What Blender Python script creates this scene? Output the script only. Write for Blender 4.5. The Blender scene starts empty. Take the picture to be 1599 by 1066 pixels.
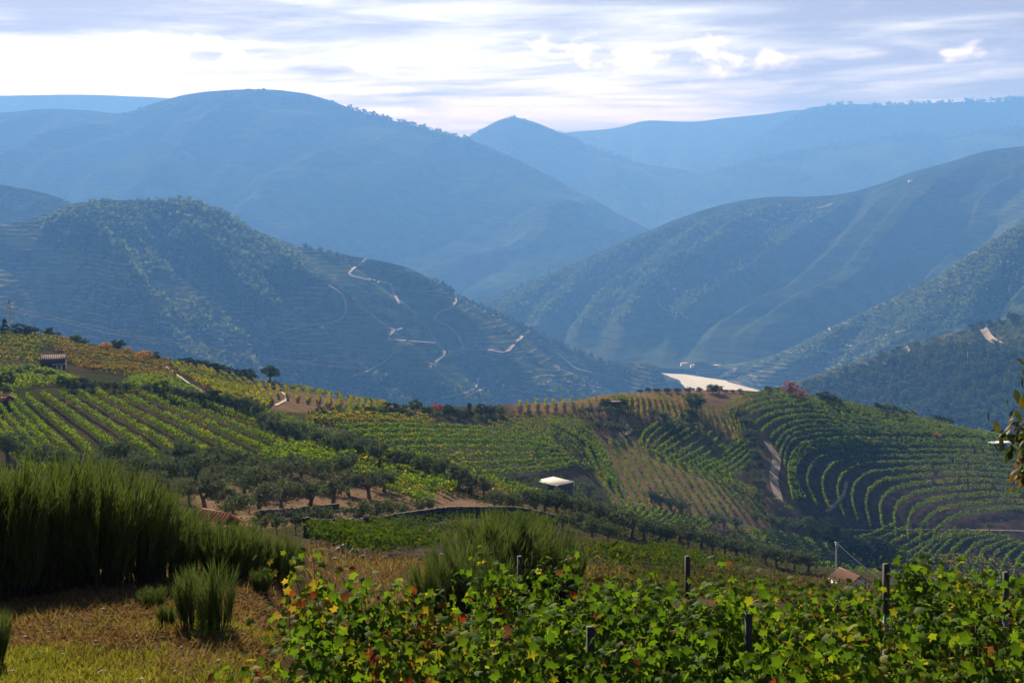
import bpy, math
import numpy as np
from mathutils import Vector

rng = np.random.default_rng(7)
R = math.radians
sc = bpy.context.scene
col = sc.collection

# ------------------------------------------------------------------ camera
# World: x right, y into the valley, z up; the eye is the origin (river about 300 m below it).
K, CX, HY = 2000.0, 799.5, 290.0          # pixels per unit slope, picture centre column, horizon row of the 1599 px photograph
cam_d = bpy.data.cameras.new('camera')
cam = bpy.data.objects.new('camera', cam_d)
col.objects.link(cam)
cam.location = (0, 0, 0)
cam.rotation_euler = (R(90), 0, 0)
cam_d.sensor_width = 36
cam_d.lens = 36 * K / 1599.0
cam_d.shift_y = -(533.0 - HY) / 1599.0
cam_d.clip_start = 0.3
cam_d.clip_end = 90000
sc.camera = cam

# ------------------------------------------------------------------ sun, sky, exposure
SUN_EL, SUN_AZ = 29.0, -17.0               # azimuth clockwise from +y
sdir = Vector((math.sin(R(SUN_AZ)) * math.cos(R(SUN_EL)), math.cos(R(SUN_AZ)) * math.cos(R(SUN_EL)), math.sin(R(SUN_EL))))
sun_d = bpy.data.lights.new('sun', 'SUN')
sun_d.energy = 5.0
sun_d.angle = R(0.6)
sun_d.color = (1.0, 0.93, 0.80)
sun = bpy.data.objects.new('sun', sun_d)
col.objects.link(sun)
sun.rotation_euler = sdir.to_track_quat('Z', 'Y').to_euler()

class NT:
    """small helper around a node tree"""
    def __init__(self, tree):
        self.t = tree
    def n(self, typ, **kw):
        nd = self.t.nodes.new(typ)
        for k, v in kw.items():
            if isinstance(v, bpy.types.NodeSocket):
                self.t.links.new(v, nd.inputs[k.replace('_', ' ')] if k.replace('_', ' ') in nd.inputs else nd.inputs[k])
            elif hasattr(nd, k):
                setattr(nd, k, v)
            else:
                nd.inputs[k.replace('_', ' ')].default_value = v
        return nd
    def link(self, a, b):
        self.t.links.new(a, b)
    def math(self, op, a, b=None, c=None, clamp=False):
        nd = self.t.nodes.new('ShaderNodeMath')
        nd.operation = op
        nd.use_clamp = clamp
        for i, v in enumerate((a, b, c)):
            if v is None:
                continue
            if isinstance(v, bpy.types.NodeSocket):
                self.t.links.new(v, nd.inputs[i])
            else:
                nd.inputs[i].default_value = v
        return nd.outputs[0]
    def ss(self, x, lo, hi, a=0.0, b=1.0):
        nd = self.t.nodes.new('ShaderNodeMapRange')
        nd.interpolation_type = 'SMOOTHSTEP'
        self.t.links.new(x, nd.inputs[0])
        for i, v in enumerate((lo, hi, a, b)):
            nd.inputs[i + 1].default_value = v
        return nd.outputs[0]
    def mix(self, f, a, b, blend='MIX'):
        nd = self.t.nodes.new('ShaderNodeMix')
        nd.data_type = 'RGBA'
        nd.blend_type = blend
        nd.clamp_factor = True
        for sock, v in ((nd.inputs[0], f), (nd.inputs[6], a), (nd.inputs[7], b)):
            if isinstance(v, bpy.types.NodeSocket):
                self.t.links.new(v, sock)
            elif isinstance(v, (int, float)):
                sock.default_value = v
            else:
                sock.default_value = (*v, 1) if len(v) == 3 else v
        return nd.outputs[2]
    def noise(self, vec, scale, detail=3, rough=0.55, dist=0.0):
        nd = self.t.nodes.new('ShaderNodeTexNoise')
        nd.noise_dimensions = '3D'
        if vec is not None:
            self.t.links.new(vec, nd.inputs['Vector'])
        nd.inputs['Scale'].default_value = scale
        nd.inputs['Detail'].default_value = detail
        nd.inputs['Roughness'].default_value = rough
        nd.inputs['Distortion'].default_value = dist
        return nd.outputs[0]
    def mapping(self, vec, scale=(1, 1, 1), loc=(0, 0, 0), rot=(0, 0, 0)):
        nd = self.t.nodes.new('ShaderNodeMapping')
        self.t.links.new(vec, nd.inputs[0])
        nd.inputs['Scale'].default_value = scale
        nd.inputs['Location'].default_value = loc
        nd.inputs['Rotation'].default_value = rot
        return nd.outputs[0]

world = bpy.data.worlds.new('World')
sc.world = world
world.use_nodes = True
wt = NT(world.node_tree)
for nd in list(world.node_tree.nodes):
    world.node_tree.nodes.remove(nd)
sky = wt.n('ShaderNodeTexSky', sky_type='NISHITA', sun_disc=False, sun_elevation=R(SUN_EL), sun_rotation=R(SUN_AZ), altitude=400.0, air_density=1.0, dust_density=1.5)
tc = wt.n('ShaderNodeTexCoord')
gen = tc.outputs['Generated']
sep = wt.n('ShaderNodeSeparateXYZ', Vector=gen)
dx, dy, dz = sep.outputs
# clouds lie on a slab overhead: divide by height so they crowd together towards the horizon, all round
inv = wt.math('DIVIDE', 1.0, wt.math('ADD', wt.math('MAXIMUM', dz, 0.0), 0.045))
cp = wt.n('ShaderNodeCombineXYZ', X=wt.math('MULTIPLY', dx, inv), Y=wt.math('MULTIPLY', dy, inv), Z=0.0).outputs[0]
streak = wt.noise(wt.mapping(cp, (0.22, 0.27, 1), (9.3, 0.9, 0)), 1.0, 7, 0.60, 0.7)
fine = wt.noise(wt.mapping(cp, (0.9, 1.3, 1), (9.1, 4.4, 0)), 1.0, 6, 0.6, 0.6)
thick = wt.math('ADD', wt.math('MULTIPLY', streak, 0.72), wt.math('MULTIPLY', fine, 0.28))
# heaped cumulus tops in a low band
az = wt.math('ARCTAN2', dx, dy)
cv = wt.n('ShaderNodeCombineXYZ', X=az, Y=wt.math('MULTIPLY', dz, 1.6), Z=0.31).outputs[0]
puff = wt.noise(cv, 30.0, 6, 0.55, 0.2)
puff_big = wt.noise(wt.mapping(cv, (1, 0.3, 1), (0.36, 0, 0)), 9.0, 2, 0.5)
heap = wt.math('ADD', wt.math('MULTIPLY', puff, 0.55), wt.math('MULTIPLY', puff_big, 0.9))
heap = wt.math('SUBTRACT', heap, wt.math('MULTIPLY', wt.math('ABSOLUTE', wt.math('SUBTRACT', dz, 0.098)), 9.0))
heap_m = wt.ss(heap, 0.70, 0.86)
sd = wt.n('ShaderNodeVectorMath', operation='DOT_PRODUCT')
wt.link(gen, sd.inputs[0])
sd.inputs[1].default_value = sdir
sdot = wt.math('MAXIMUM', sd.outputs['Value'], 0.0)
glow = wt.math('POWER', sdot, 40.0)
low = wt.math('SUBTRACT', 1.0, wt.ss(dz, 0.06, 0.42))
side = wt.math('ADD', 0.25, wt.math('MULTIPLY', wt.math('MULTIPLY', sdot, sdot), 0.8))
bright = wt.ss(thick, 0.42, 0.62)
lum = wt.math('ADD', 0.06, wt.math('ADD', wt.math('MULTIPLY', glow, 0.4), wt.math('MULTIPLY', wt.math('MULTIPLY', low, side), 1.02)))
c = wt.mix(bright, (0.24, 0.25, 0.30), (0.78, 0.87, 0.79))
c = wt.mix(wt.math('MULTIPLY', heap_m, 0.9), c, wt.mix(wt.ss(puff, 0.40, 0.62), (0.34, 0.38, 0.47), (0.98, 1.02, 0.98)))
cl = wt.n('ShaderNodeVectorMath', operation='SCALE')
wt.link(c, cl.inputs[0])
wt.link(wt.math('MULTIPLY', lum, 10.0), cl.inputs['Scale'])
cover = wt.ss(thick, 0.22, 0.40)
final = wt.mix(cover, sky.outputs[0], cl.outputs[0])
bg = wt.n('ShaderNodeBackground')
wt.link(final, bg.inputs['Color'])
bg.inputs['Strength'].default_value = 0.10
wo = wt.n('ShaderNodeOutputWorld')
wt.link(bg.outputs[0], wo.inputs['Surface'])

vs = sc.view_settings
vs.view_transform = 'Standard'
vs.look = 'None'
vs.exposure = 1.42
vs.gamma = 1.0
vs.use_curve_mapping = False
cy = sc.cycles
cy.use_denoising = True
cy.denoiser = 'OPENIMAGEDENOISE'
cy.max_bounces = 5
cy.diffuse_bounces = 2
cy.glossy_bounces = 2
cy.transmission_bounces = 3
cy.transparent_max_bounces = 6
cy.volume_bounces = 1
cy.sample_clamp_indirect = 6.0
cy.use_adaptive_sampling = True
cy.adaptive_threshold = 0.015

# ------------------------------------------------------------------ helpers
def tag(o, label=None, cat=None, group=None, kind=None):
    if label: o['label'] = label
    if cat: o['category'] = cat
    if group: o['group'] = group
    if kind: o['kind'] = kind
    return o

def mesh_data(name, v, f, mats, smooth=False, midx=None):
    """v (N,3); f (M,k) array, all faces of one size, or list of such arrays"""
    fs = f if isinstance(f, list) else [f]
    fs = [np.asarray(a, dtype=np.int32) for a in fs if len(a)]
    v = np.asarray(v, dtype=np.float32)
    me = bpy.data.meshes.new(name)
    me.vertices.add(len(v))
    me.vertices.foreach_set('co', v.ravel())
    loops = np.concatenate([a.ravel() for a in fs])
    tot = np.concatenate([np.full(len(a), a.shape[1], dtype=np.int32) for a in fs])
    start = np.concatenate([[0], np.cumsum(tot)[:-1]]).astype(np.int32)
    me.loops.add(len(loops))
    me.loops.foreach_set('vertex_index', loops)
    me.polygons.add(len(tot))
    me.polygons.foreach_set('loop_start', start)
    me.polygons.foreach_set('loop_total', tot)
    if midx is not None:
        me.polygons.foreach_set('material_index', np.asarray(midx, dtype=np.int32))
    if smooth:
        me.polygons.foreach_set('use_smooth', np.ones(len(tot), dtype=bool))
    me.update(calc_edges=True)
    me.validate()
    for m in (mats if isinstance(mats, (list, tuple)) else [mats]):
        me.materials.append(m)
    return me

def add(name, data, parent=None, loc=(0, 0, 0), rz=0.0, scale=None):
    o = bpy.data.objects.new(name, data)
    col.objects.link(o)
    o.location = loc
    o.rotation_euler = (0, 0, rz)
    if scale is not None:
        o.scale = scale if hasattr(scale, '__len__') else (scale,) * 3
    if parent:
        o.parent = parent
    return o

class MB:
    """collects boxes, bars, tubes and quads into one mesh"""
    def __init__(self):
        self.v, self.q, self.t, self.n = [], [], [], 0
    def raw(self, v, q=(), t=()):
        v = np.asarray(v, float).reshape(-1, 3)
        self.v.append(v)
        if len(q): self.q.append(np.asarray(q, int) + self.n)
        if len(t): self.t.append(np.asarray(t, int) + self.n)
        self.n += len(v)
    def box(self, c, s, rz=0.0):
        sx, sy, sz = [a / 2 for a in s]
        p = np.array([[x, y, z] for z in (-sz, sz) for x, y in ((-sx, -sy), (sx, -sy), (sx, sy), (-sx, sy))])
        ca, sa = math.cos(rz), math.sin(rz)
        p = np.stack([p[:, 0] * ca - p[:, 1] * sa, p[:, 0] * sa + p[:, 1] * ca, p[:, 2]], 1) + np.asarray(c)
        self.raw(p, [[3, 2, 1, 0], [4, 5, 6, 7], [0, 1, 5, 4], [1, 2, 6, 5], [2, 3, 7, 6], [3, 0, 4, 7]])
    def tube(self, pts, rad, k=6):
        pts = np.asarray(pts, float)
        rad = np.broadcast_to(np.asarray(rad, float), (len(pts),))
        d = np.gradient(pts, axis=0)
        d /= np.linalg.norm(d, axis=1, keepdims=True) + 1e-9
        ref = np.array([0, 0, 1.0]) if abs(d[0, 2]) < 0.9 else np.array([1.0, 0, 0])
        a = np.cross(d, ref); a /= np.linalg.norm(a, axis=1, keepdims=True) + 1e-9
        b = np.cross(d, a)
        th = np.arange(k) * 2 * np.pi / k
        v = pts[:, None] + rad[:, None, None] * (a[:, None] * np.cos(th)[None, :, None] + b[:, None] * np.sin(th)[None, :, None])
        q = []
        for i in range(len(pts) - 1):
            for j in range(k):
                q.append([i * k + j, i * k + (j + 1) % k, (i + 1) * k + (j + 1) % k, (i + 1) * k + j])
        self.raw(v.reshape(-1, 3), q)
        n = len(pts)
        cap = [[(n - 1) * k, (n - 1) * k + j, (n - 1) * k + j + 1] for j in range(1, k - 1)]
        self.t.append(np.asarray(cap, int) + self.n - n * k)
    def data(self, name, mat, smooth=False):
        fs = []
        if self.q: fs.append(np.concatenate(self.q))
        if self.t: fs.append(np.concatenate(self.t))
        return mesh_data(name, np.concatenate(self.v), fs, mat, smooth)
    def build(self, name, mat, parent=None, smooth=False, loc=(0, 0, 0), rz=0.0):
        return add(name, self.data(name, mat, smooth), parent, loc, rz)

# vectorised value noise
_perm = np.random.default_rng(3).random((256, 256))
def vnoise(x, y):
    x = np.asarray(x, float); y = np.asarray(y, float)
    xi, yi = np.floor(x).astype(int), np.floor(y).astype(int)
    fx, fy = x - xi, y - yi
    fx = fx * fx * fx * (fx * (fx * 6 - 15) + 10); fy = fy * fy * fy * (fy * (fy * 6 - 15) + 10)
    a, b = _perm[xi & 255, yi & 255], _perm[(xi + 1) & 255, yi & 255]
    c_, d = _perm[xi & 255, (yi + 1) & 255], _perm[(xi + 1) & 255, (yi + 1) & 255]
    return (a * (1 - fx) + b * fx) * (1 - fy) + (c_ * (1 - fx) + d * fx) * fy - 0.5
def fbm(x, y, o=4, g=0.5):
    s, a = 0.0, 1.0
    for i in range(o):
        s = s + a * vnoise(x * 2 ** i + 17.3 * i, y * 2 ** i + 9.1 * i)
        a *= g
    return s
def sstep(x, a, b):
    t = np.clip((np.asarray(x, float) - a) / (b - a), 0, 1)
    return t * t * (3 - 2 * t)

def pchip(x, y, xq):
    """monotone cubic through (x, y)"""
    x = np.asarray(x, float); y = np.asarray(y, float)
    h = np.diff(x); dl = np.diff(y) / h
    m = np.zeros(len(x))
    for i in range(1, len(x) - 1):
        if dl[i - 1] * dl[i] > 0:
            w1, w2 = 2 * h[i] + h[i - 1], h[i] + 2 * h[i - 1]
            m[i] = (w1 + w2) / (w1 / dl[i - 1] + w2 / dl[i])
    m[0], m[-1] = dl[0], dl[-1]
    i = np.clip(np.searchsorted(x, xq) - 1, 0, len(x) - 2)
    t = (xq - x[i]) / h[i]
    t = np.clip(t, 0, 1)
    return ((1 + 2 * t) * (1 - t) ** 2 * y[i] + t * (1 - t) ** 2 * h[i] * m[i] + t * t * (3 - 2 * t) * y[i + 1] + t * t * (t - 1) * h[i] * m[i + 1])

_ones = 'zeroth first second third fourth fifth sixth seventh eighth ninth tenth eleventh twelfth thirteenth fourteenth fifteenth sixteenth seventeenth eighteenth nineteenth'.split()
_tens = {2: 'twent', 3: 'thirt', 4: 'fort', 5: 'fift', 6: 'sixt', 7: 'sevent', 8: 'eight', 9: 'ninet'}
def nth(i):
    if i < 20: return _ones[i]
    if i < 100: return _tens[i // 10] + ('ieth' if i % 10 == 0 else 'y-' + _ones[i % 10])
    return 'hundred-and-' + nth(i - 100) if i > 100 else 'hundredth'

# ------------------------------------------------------------------ materials
def new_mat(name):
    m = bpy.data.materials.new(name)
    m.use_nodes = True
    for nd in list(m.node_tree.nodes):
        m.node_tree.nodes.remove(nd)
    t = NT(m.node_tree)
    out = t.n('ShaderNodeOutputMaterial')
    return m, t, out

def leaf_mat(name, ca, cb, cc=None, transl=0.45, nscale=0.6, gloss=0.0, tint=(1.25, 1.2, 0.55), third=0.25):
    """foliage: colour varies from leaf to leaf and from patch to patch, light passes through"""
    m, t, out = new_mat(name)
    geo = t.n('ShaderNodeNewGeometry')
    pos = geo.outputs['Position']
    oi = t.n('ShaderNodeObjectInfo')
    rnd = t.math('FRACT', t.math('ADD', geo.outputs['Random Per Island'], oi.outputs['Random']))
    n1 = t.noise(pos, nscale, 3)
    f = t.math('ADD', t.math('MULTIPLY', rnd, 0.6), t.math('MULTIPLY', t.ss(n1, 0.3, 0.7), 0.4))
    c = t.mix(f, ca, cb)
    if cc is not None:
        n2 = t.noise(t.mapping(pos, loc=(31, 7, 3)), nscale * 0.45, 3)
        k = t.math('ADD', t.math('MULTIPLY', n2, 1.0), t.math('MULTIPLY', rnd, 0.45))
        c = t.mix(t.ss(k, 0.95 - third, 1.05 - third * 0.6), c, cc)
    d = t.n('ShaderNodeBsdfDiffuse', Color=c)
    tr = t.n('ShaderNodeBsdfTranslucent', Color=t.mix(1.0, c, tint, 'MULTIPLY'))
    ms = t.n('ShaderNodeMixShader')
    ms.inputs[0].default_value = transl
    t.link(d.outputs[0], ms.inputs[1]); t.link(tr.outputs[0], ms.inputs[2])
    last = ms
    if gloss > 0:
        g = t.n('ShaderNodeBsdfGlossy', Color=(0.8, 0.85, 0.9, 1), Roughness=0.55)
        m2 = t.n('ShaderNodeMixShader')
        m2.inputs[0].default_value = gloss
        t.link(last.outputs[0], m2.inputs[1]); t.link(g.outputs[0], m2.inputs[2])
        last = m2
    t.link(last.outputs[0], out.inputs['Surface'])
    return m

def plain_mat(name, ca, cb, nscale=3.0, rough=0.8, bump=0.0, stretch=(1, 1, 1), metal=0.0):
    m, t, out = new_mat(name)
    tcn = t.n('ShaderNodeTexCoord')
    v = t.mapping(tcn.outputs['Object'], stretch)
    n1 = t.noise(v, nscale, 5, 0.6)
    c = t.mix(t.ss(n1, 0.3, 0.7), ca, cb)
    b = t.n('ShaderNodeBsdfPrincipled', Roughness=rough, Metallic=metal)
    t.link(c, b.inputs['Base Color'])
    b.inputs['Specular IOR Level'].default_value = 0.3
    if bump:
        bp = t.n('ShaderNodeBump', Strength=bump, Distance=0.05)
        t.link(n1, bp.inputs['Height'])
        t.link(bp.outputs[0], b.inputs['Normal'])
    t.link(b.outputs[0], out.inputs['Surface'])
    return m
# ------------------------------------------------------------------ the near land: one sheet from behind the camera to the river side
# profile of the land at a few bearings: (distance, row of the photograph) for mid slope, track, spur crest, gully (height), bowl foot, bowl middle, ridge
COLS = {
    -600: [(70, 790), (125, 745), (180, 705), (215, 665), (255, 620), (330, 560), (410, 490)],
    -200: [(70, 795), (125, 748), (180, 712), (215, 662), (252, 618), (330, 568), (405, 508)],
    0:    [(70, 800), (130, 745), (178, 718), (215, 655), (250, 612), (325, 572), (398, 522)],
    200:  [(70, 812), (128, 768), (172, 722), (212, 655), (248, 612), (318, 586), (388, 550)],
    400:  [(70, 836), (132, 792), (178, 715), (215, 672), (262, 640), (330, 616), (398, 599)],
    600:  [(70, 856), (138, 803), (192, 706), (240, None, -55), (290, 676), (330, 656), (385, 636)],
    800:  [(75, 868), (142, 808), (190, 764), (238, None, -67), (300, 752), (345, 696), (402, 636)],
    1000: [(80, 884), (145, 853), (215, 826), (272, None, -90), (335, 818), (400, 716), (470, 615)],
    1200: [(80, 914), (155, 900), (250, 880), (312, None, -109), (372, 842), (436, 726), (512, 613)],
    1400: [(80, 945), (165, 930), (275, 906), (340, None, -124), (402, 888), (462, 762), (532, 648)],
    1600: [(80, 972), (165, 962), (290, 934), (346, None, -127), (395, 916), (452, 792), (522, 695)],
    2200: [(80, 990), (165, 1000), (300, 1000), (350, None, -140), (410, 980), (460, 870), (520, 780)],
}
def plane_z(X, Y):
    """the bank the photographer stands on: a grassy shelf on the left, a vine terrace lower on the right"""
    X = np.asarray(X, float); Y = np.asarray(Y, float)
    s = sstep(X, -0.155 * Y - 0.85, -0.155 * Y + 0.45)
    return (-2.0 - 0.205 * Y) * (1 - s) + (-3.3 - 0.20 * Y) * s

_cpx = np.array(sorted(COLS))
_GPX = np.arange(-600, 2201, 4.0)
_GY = np.concatenate([np.linspace(14, 60, 60)[:-1], np.linspace(60, 560, 420)[:-1], np.linspace(560, 1950, 80)])
_nodeY, _nodeZ = [], []
for k in range(7):
    yy, zz = [], []
    for p in _cpx:
        e = COLS[p][k]
        yy.append(e[0]); zz.append(e[2] if e[1] is None else (HY - e[1]) / K * e[0])
    _nodeY.append(pchip(_cpx, yy, _GPX)); _nodeZ.append(pchip(_cpx, zz, _GPX))
_nodeY, _nodeZ = np.array(_nodeY), np.array(_nodeZ)
_G = np.zeros((len(_GPX), len(_GY)))
for i, p in enumerate(_GPX):
    u = (p - CX) / K
    ry, rz_ = _nodeY[6, i], _nodeZ[6, i]
    ys = [14, 20] + list(_nodeY[:, i]) + [ry + 60, ry + 170, 1960]
    zs = [float(plane_z(u * 14, 14)), float(plane_z(u * 20, 20))] + list(_nodeZ[:, i]) + [rz_ - 20, rz_ - 80, -540]
    _G[i] = pchip(ys, zs, _GY)
_XX = ((_GPX[:, None] - CX) / K) * _GY[None]
_YY = np.broadcast_to(_GY[None], _XX.shape)
_amp = np.clip((_YY - 18) * 0.012, 0, 1.1)
_G += _amp * fbm(_XX / 26 + 5, _YY / 26, 4) * 1.3

def ground_z(X, Y):
    X = np.asarray(X, float); Y = np.asarray(Y, float)
    Yc = np.maximum(Y, 14.0)
    p = np.clip(X / Yc * K + CX, _GPX[0], _GPX[-1] - 0.01)
    fi = (p - _GPX[0]) / 4.0
    i = fi.astype(int); a = fi - i
    j = np.clip(np.searchsorted(_GY, Yc, side='right') - 1, 0, len(_GY) - 2)
    b = np.clip((Yc - _GY[j]) / (_GY[j + 1] - _GY[j]), 0, 1)
    z = (_G[i, j] * (1 - a) + _G[i + 1, j] * a) * (1 - b) + (_G[i, j + 1] * (1 - a) + _G[i + 1, j + 1] * a) * b
    w = sstep(Y, 14.0, 19.0)
    zz = plane_z(X, Y) * (1 - w) + z * w
    near = 1 - sstep(Y, 30, 60)
    return zz + near * (0.10 * fbm(X / 1.7, Y / 1.7, 4) + 0.12 * fbm(X / 6, Y / 6 + 3, 2))

def on_ground(px, py, y0=20.0, y1=560.0):
    """where the line of sight through a pixel meets the near land, searching outwards from y0"""
    px = np.atleast_1d(np.asarray(px, float)); py = np.atleast_1d(np.asarray(py, float))
    ys = np.linspace(y0, y1, 500)
    u = (px - CX) / K
    z = ground_z(u[:, None] * ys[None], np.broadcast_to(ys[None], (len(px), len(ys))))
    g = (HY - z / ys[None] * K) - py[:, None]           # > 0: land lies below the sight line
    out = np.full(len(px), np.nan)
    for i in range(len(px)):
        s = np.where((g[i, :-1] > 0) & (g[i, 1:] <= 0))[0]
        if len(s):
            k = s[0]
            out[i] = ys[k] + (ys[k + 1] - ys[k]) * g[i, k] / (g[i, k] - g[i, k + 1] + 1e-9)
        else:
            out[i] = ys[np.argmin(np.abs(g[i]))]
    return u * out, out

def inpoly(px, py, poly):
    px = np.asarray(px); py = np.asarray(py)
    r = np.zeros(px.shape, bool)
    n = len(poly)
    for i in range(n):
        x1, y1 = poly[i]; x2, y2 = poly[(i + 1) % n]
        c_ = ((y1 > py) != (y2 > py)) & (px < (x2 - x1) * (py - y1) / (y2 - y1 + 1e-9) + x1)
        r ^= c_
    return r

rowsY = np.concatenate([np.linspace(-14, 18, 120)[:-1], np.geomspace(18, 250, 150)[:-1], np.linspace(250, 540, 160)[:-1], np.linspace(540, 1930, 50)])
colsP = np.linspace(-560, 2160, 480)
gu = (colsP - CX) / K
GX = gu[None] * np.maximum(rowsY, 18.0)[:, None]
GYY = np.broadcast_to(rowsY[:, None], GX.shape)
GZ = ground_z(GX, GYY)
gv = np.stack([GX, GYY, GZ], -1).reshape(-1, 3)
nr, nc = GX.shape
idx = np.arange(nr * nc).reshape(nr, nc)
gf = np.stack([idx[:-1, :-1], idx[:-1, 1:], idx[1:, 1:], idx[1:, :-1]], -1).reshape(-1, 4)

# kinds of soil, painted where the fields and tracks lie: r pale ploughed soil, g dry grass, b dark schist
PX = GX / np.maximum(GYY, 1) * K + CX
PY = HY - GZ / np.maximum(GYY, 1) * K
PX = PX + 40 * fbm(GX / 30 + 50, GYY / 30, 4); PY = PY + 16 * fbm(GX / 30, GYY / 30 + 40, 4)
soil = np.zeros((nr, nc, 4), np.float32)
far = GYY > 255
soil[..., 0] = (far & inpoly(PX, PY, [(890, 655), (1060, 690), (1160, 630), (1240, 830), (1100, 830), (960, 790)])) * 0.9
soil[..., 0] = np.maximum(soil[..., 0], (far & inpoly(PX, PY, [(800, 625), (1170, 600), (1170, 690), (1080, 660), (800, 655)])) * 0.9)
soil[..., 0] = np.maximum(soil[..., 0], ((GYY > 240) & inpoly(PX, PY, [(250, 540), (640, 600), (640, 650), (350, 640)])) * 0.75)
soil[..., 0] = np.maximum(soil[..., 0], ((GYY > 60) & (GYY < 200) & inpoly(PX, PY, [(300, 770), (560, 750), (730, 760), (880, 800), (870, 830), (600, 800), (330, 830)])) * 0.9)
soil[..., 2] = (far & inpoly(PX, PY, [(1190, 660), (1400, 660), (1700, 680), (1700, 960), (1400, 900), (1200, 830)])) * 1.0
soil[..., 2] = np.maximum(soil[..., 2], (far & inpoly(PX, PY, [(480, 660), (900, 650), (930, 770), (700, 760)])) * 0.6)
soil[..., 2] = np.maximum(soil[..., 2], ((GYY < 220) & (GYY > 60) & inpoly(PX, PY, [(440, 870), (480, 830), (700, 800), (880, 815), (900, 860), (600, 900)])) * 0.8)
soil[..., 1] = (GYY < 17) * (GX < -0.155 * GYY - 0.2)
soil[..., 1] = np.maximum(soil[..., 1], (far & inpoly(PX, PY, [(800, 645), (950, 645), (970, 672), (800, 668)])) * 1.0)
for ch in range(3):
    s_ = soil[..., ch]
    for _ in range(7):
        s_[1:-1, 1:-1] = (s_[1:-1, 1:-1] * 2 + s_[:-2, 1:-1] + s_[2:, 1:-1] + s_[1:-1, :-2] + s_[1:-1, 2:]) / 6
soil[..., 3] = 1

def ground_material():
    m, t, out = new_mat('soil')
    geo = t.n('ShaderNodeNewGeometry')
    pos = geo.outputs['Position']
    at = t.n('ShaderNodeAttribute', attribute_name='soil')
    sp = t.n('ShaderNodeSeparateColor')
    t.link(at.outputs['Color'], sp.inputs[0])
    big = t.noise(pos, 0.035, 4)
    mid = t.noise(pos, 0.35, 5, 0.6)
    fin = t.noise(pos, 4.5, 6, 0.65)
    peb = t.noise(pos, 22.0, 4, 0.6)
    c = t.mix(t.ss(mid, 0.35, 0.65), (0.070, 0.055, 0.030), (0.125, 0.088, 0.052))
    c = t.mix(t.ss(big, 0.36, 0.58), c, (0.058, 0.068, 0.022))
    c = t.mix(t.math('MULTIPLY', sp.outputs[0], 0.85), c, t.mix(t.ss(mid, 0.3, 0.7), (0.42, 0.265, 0.165), (0.27, 0.165, 0.10)))
    c = t.mix(t.math('MULTIPLY', sp.outputs[2], 0.9), c, t.mix(t.ss(mid, 0.35, 0.7), (0.060, 0.050, 0.058), (0.135, 0.10, 0.085)))
    gr = t.mix(t.ss(mid, 0.4, 0.62), (0.15, 0.135, 0.035), (0.26, 0.16, 0.075))
    c = t.mix(t.math('MULTIPLY', sp.outputs[1], 0.8), c, gr)
    c = t.mix(t.ss(fin, 0.35, 0.75, 0.0, 0.55), c, (0.055, 0.033, 0.024))
    c = t.mix(t.ss(peb, 0.62, 0.72, 0.0, 0.5), c, (0.30, 0.24, 0.19))
    b = t.n('ShaderNodeBsdfDiffuse', Color=c, Roughness=0.6)
    h = t.math('ADD', t.math('MULTIPLY', fin, 0.7), t.math('MULTIPLY', peb, 0.25))
    bp = t.n('ShaderNodeBump', Strength=0.7, Distance=0.10, Height=h)
    t.link(bp.outputs[0], b.inputs['Normal'])
    t.link(b.outputs[0], out.inputs['Surface'])
    return m
M = {}
M['soil'] = ground_material()
gm = mesh_data('ground', gv, gf, M['soil'], smooth=True)
ca = gm.color_attributes.new('soil', 'FLOAT_COLOR', 'POINT')
ca.data.foreach_set('color', soil.reshape(-1))
tag(add('ground', gm), kind='structure')

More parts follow.
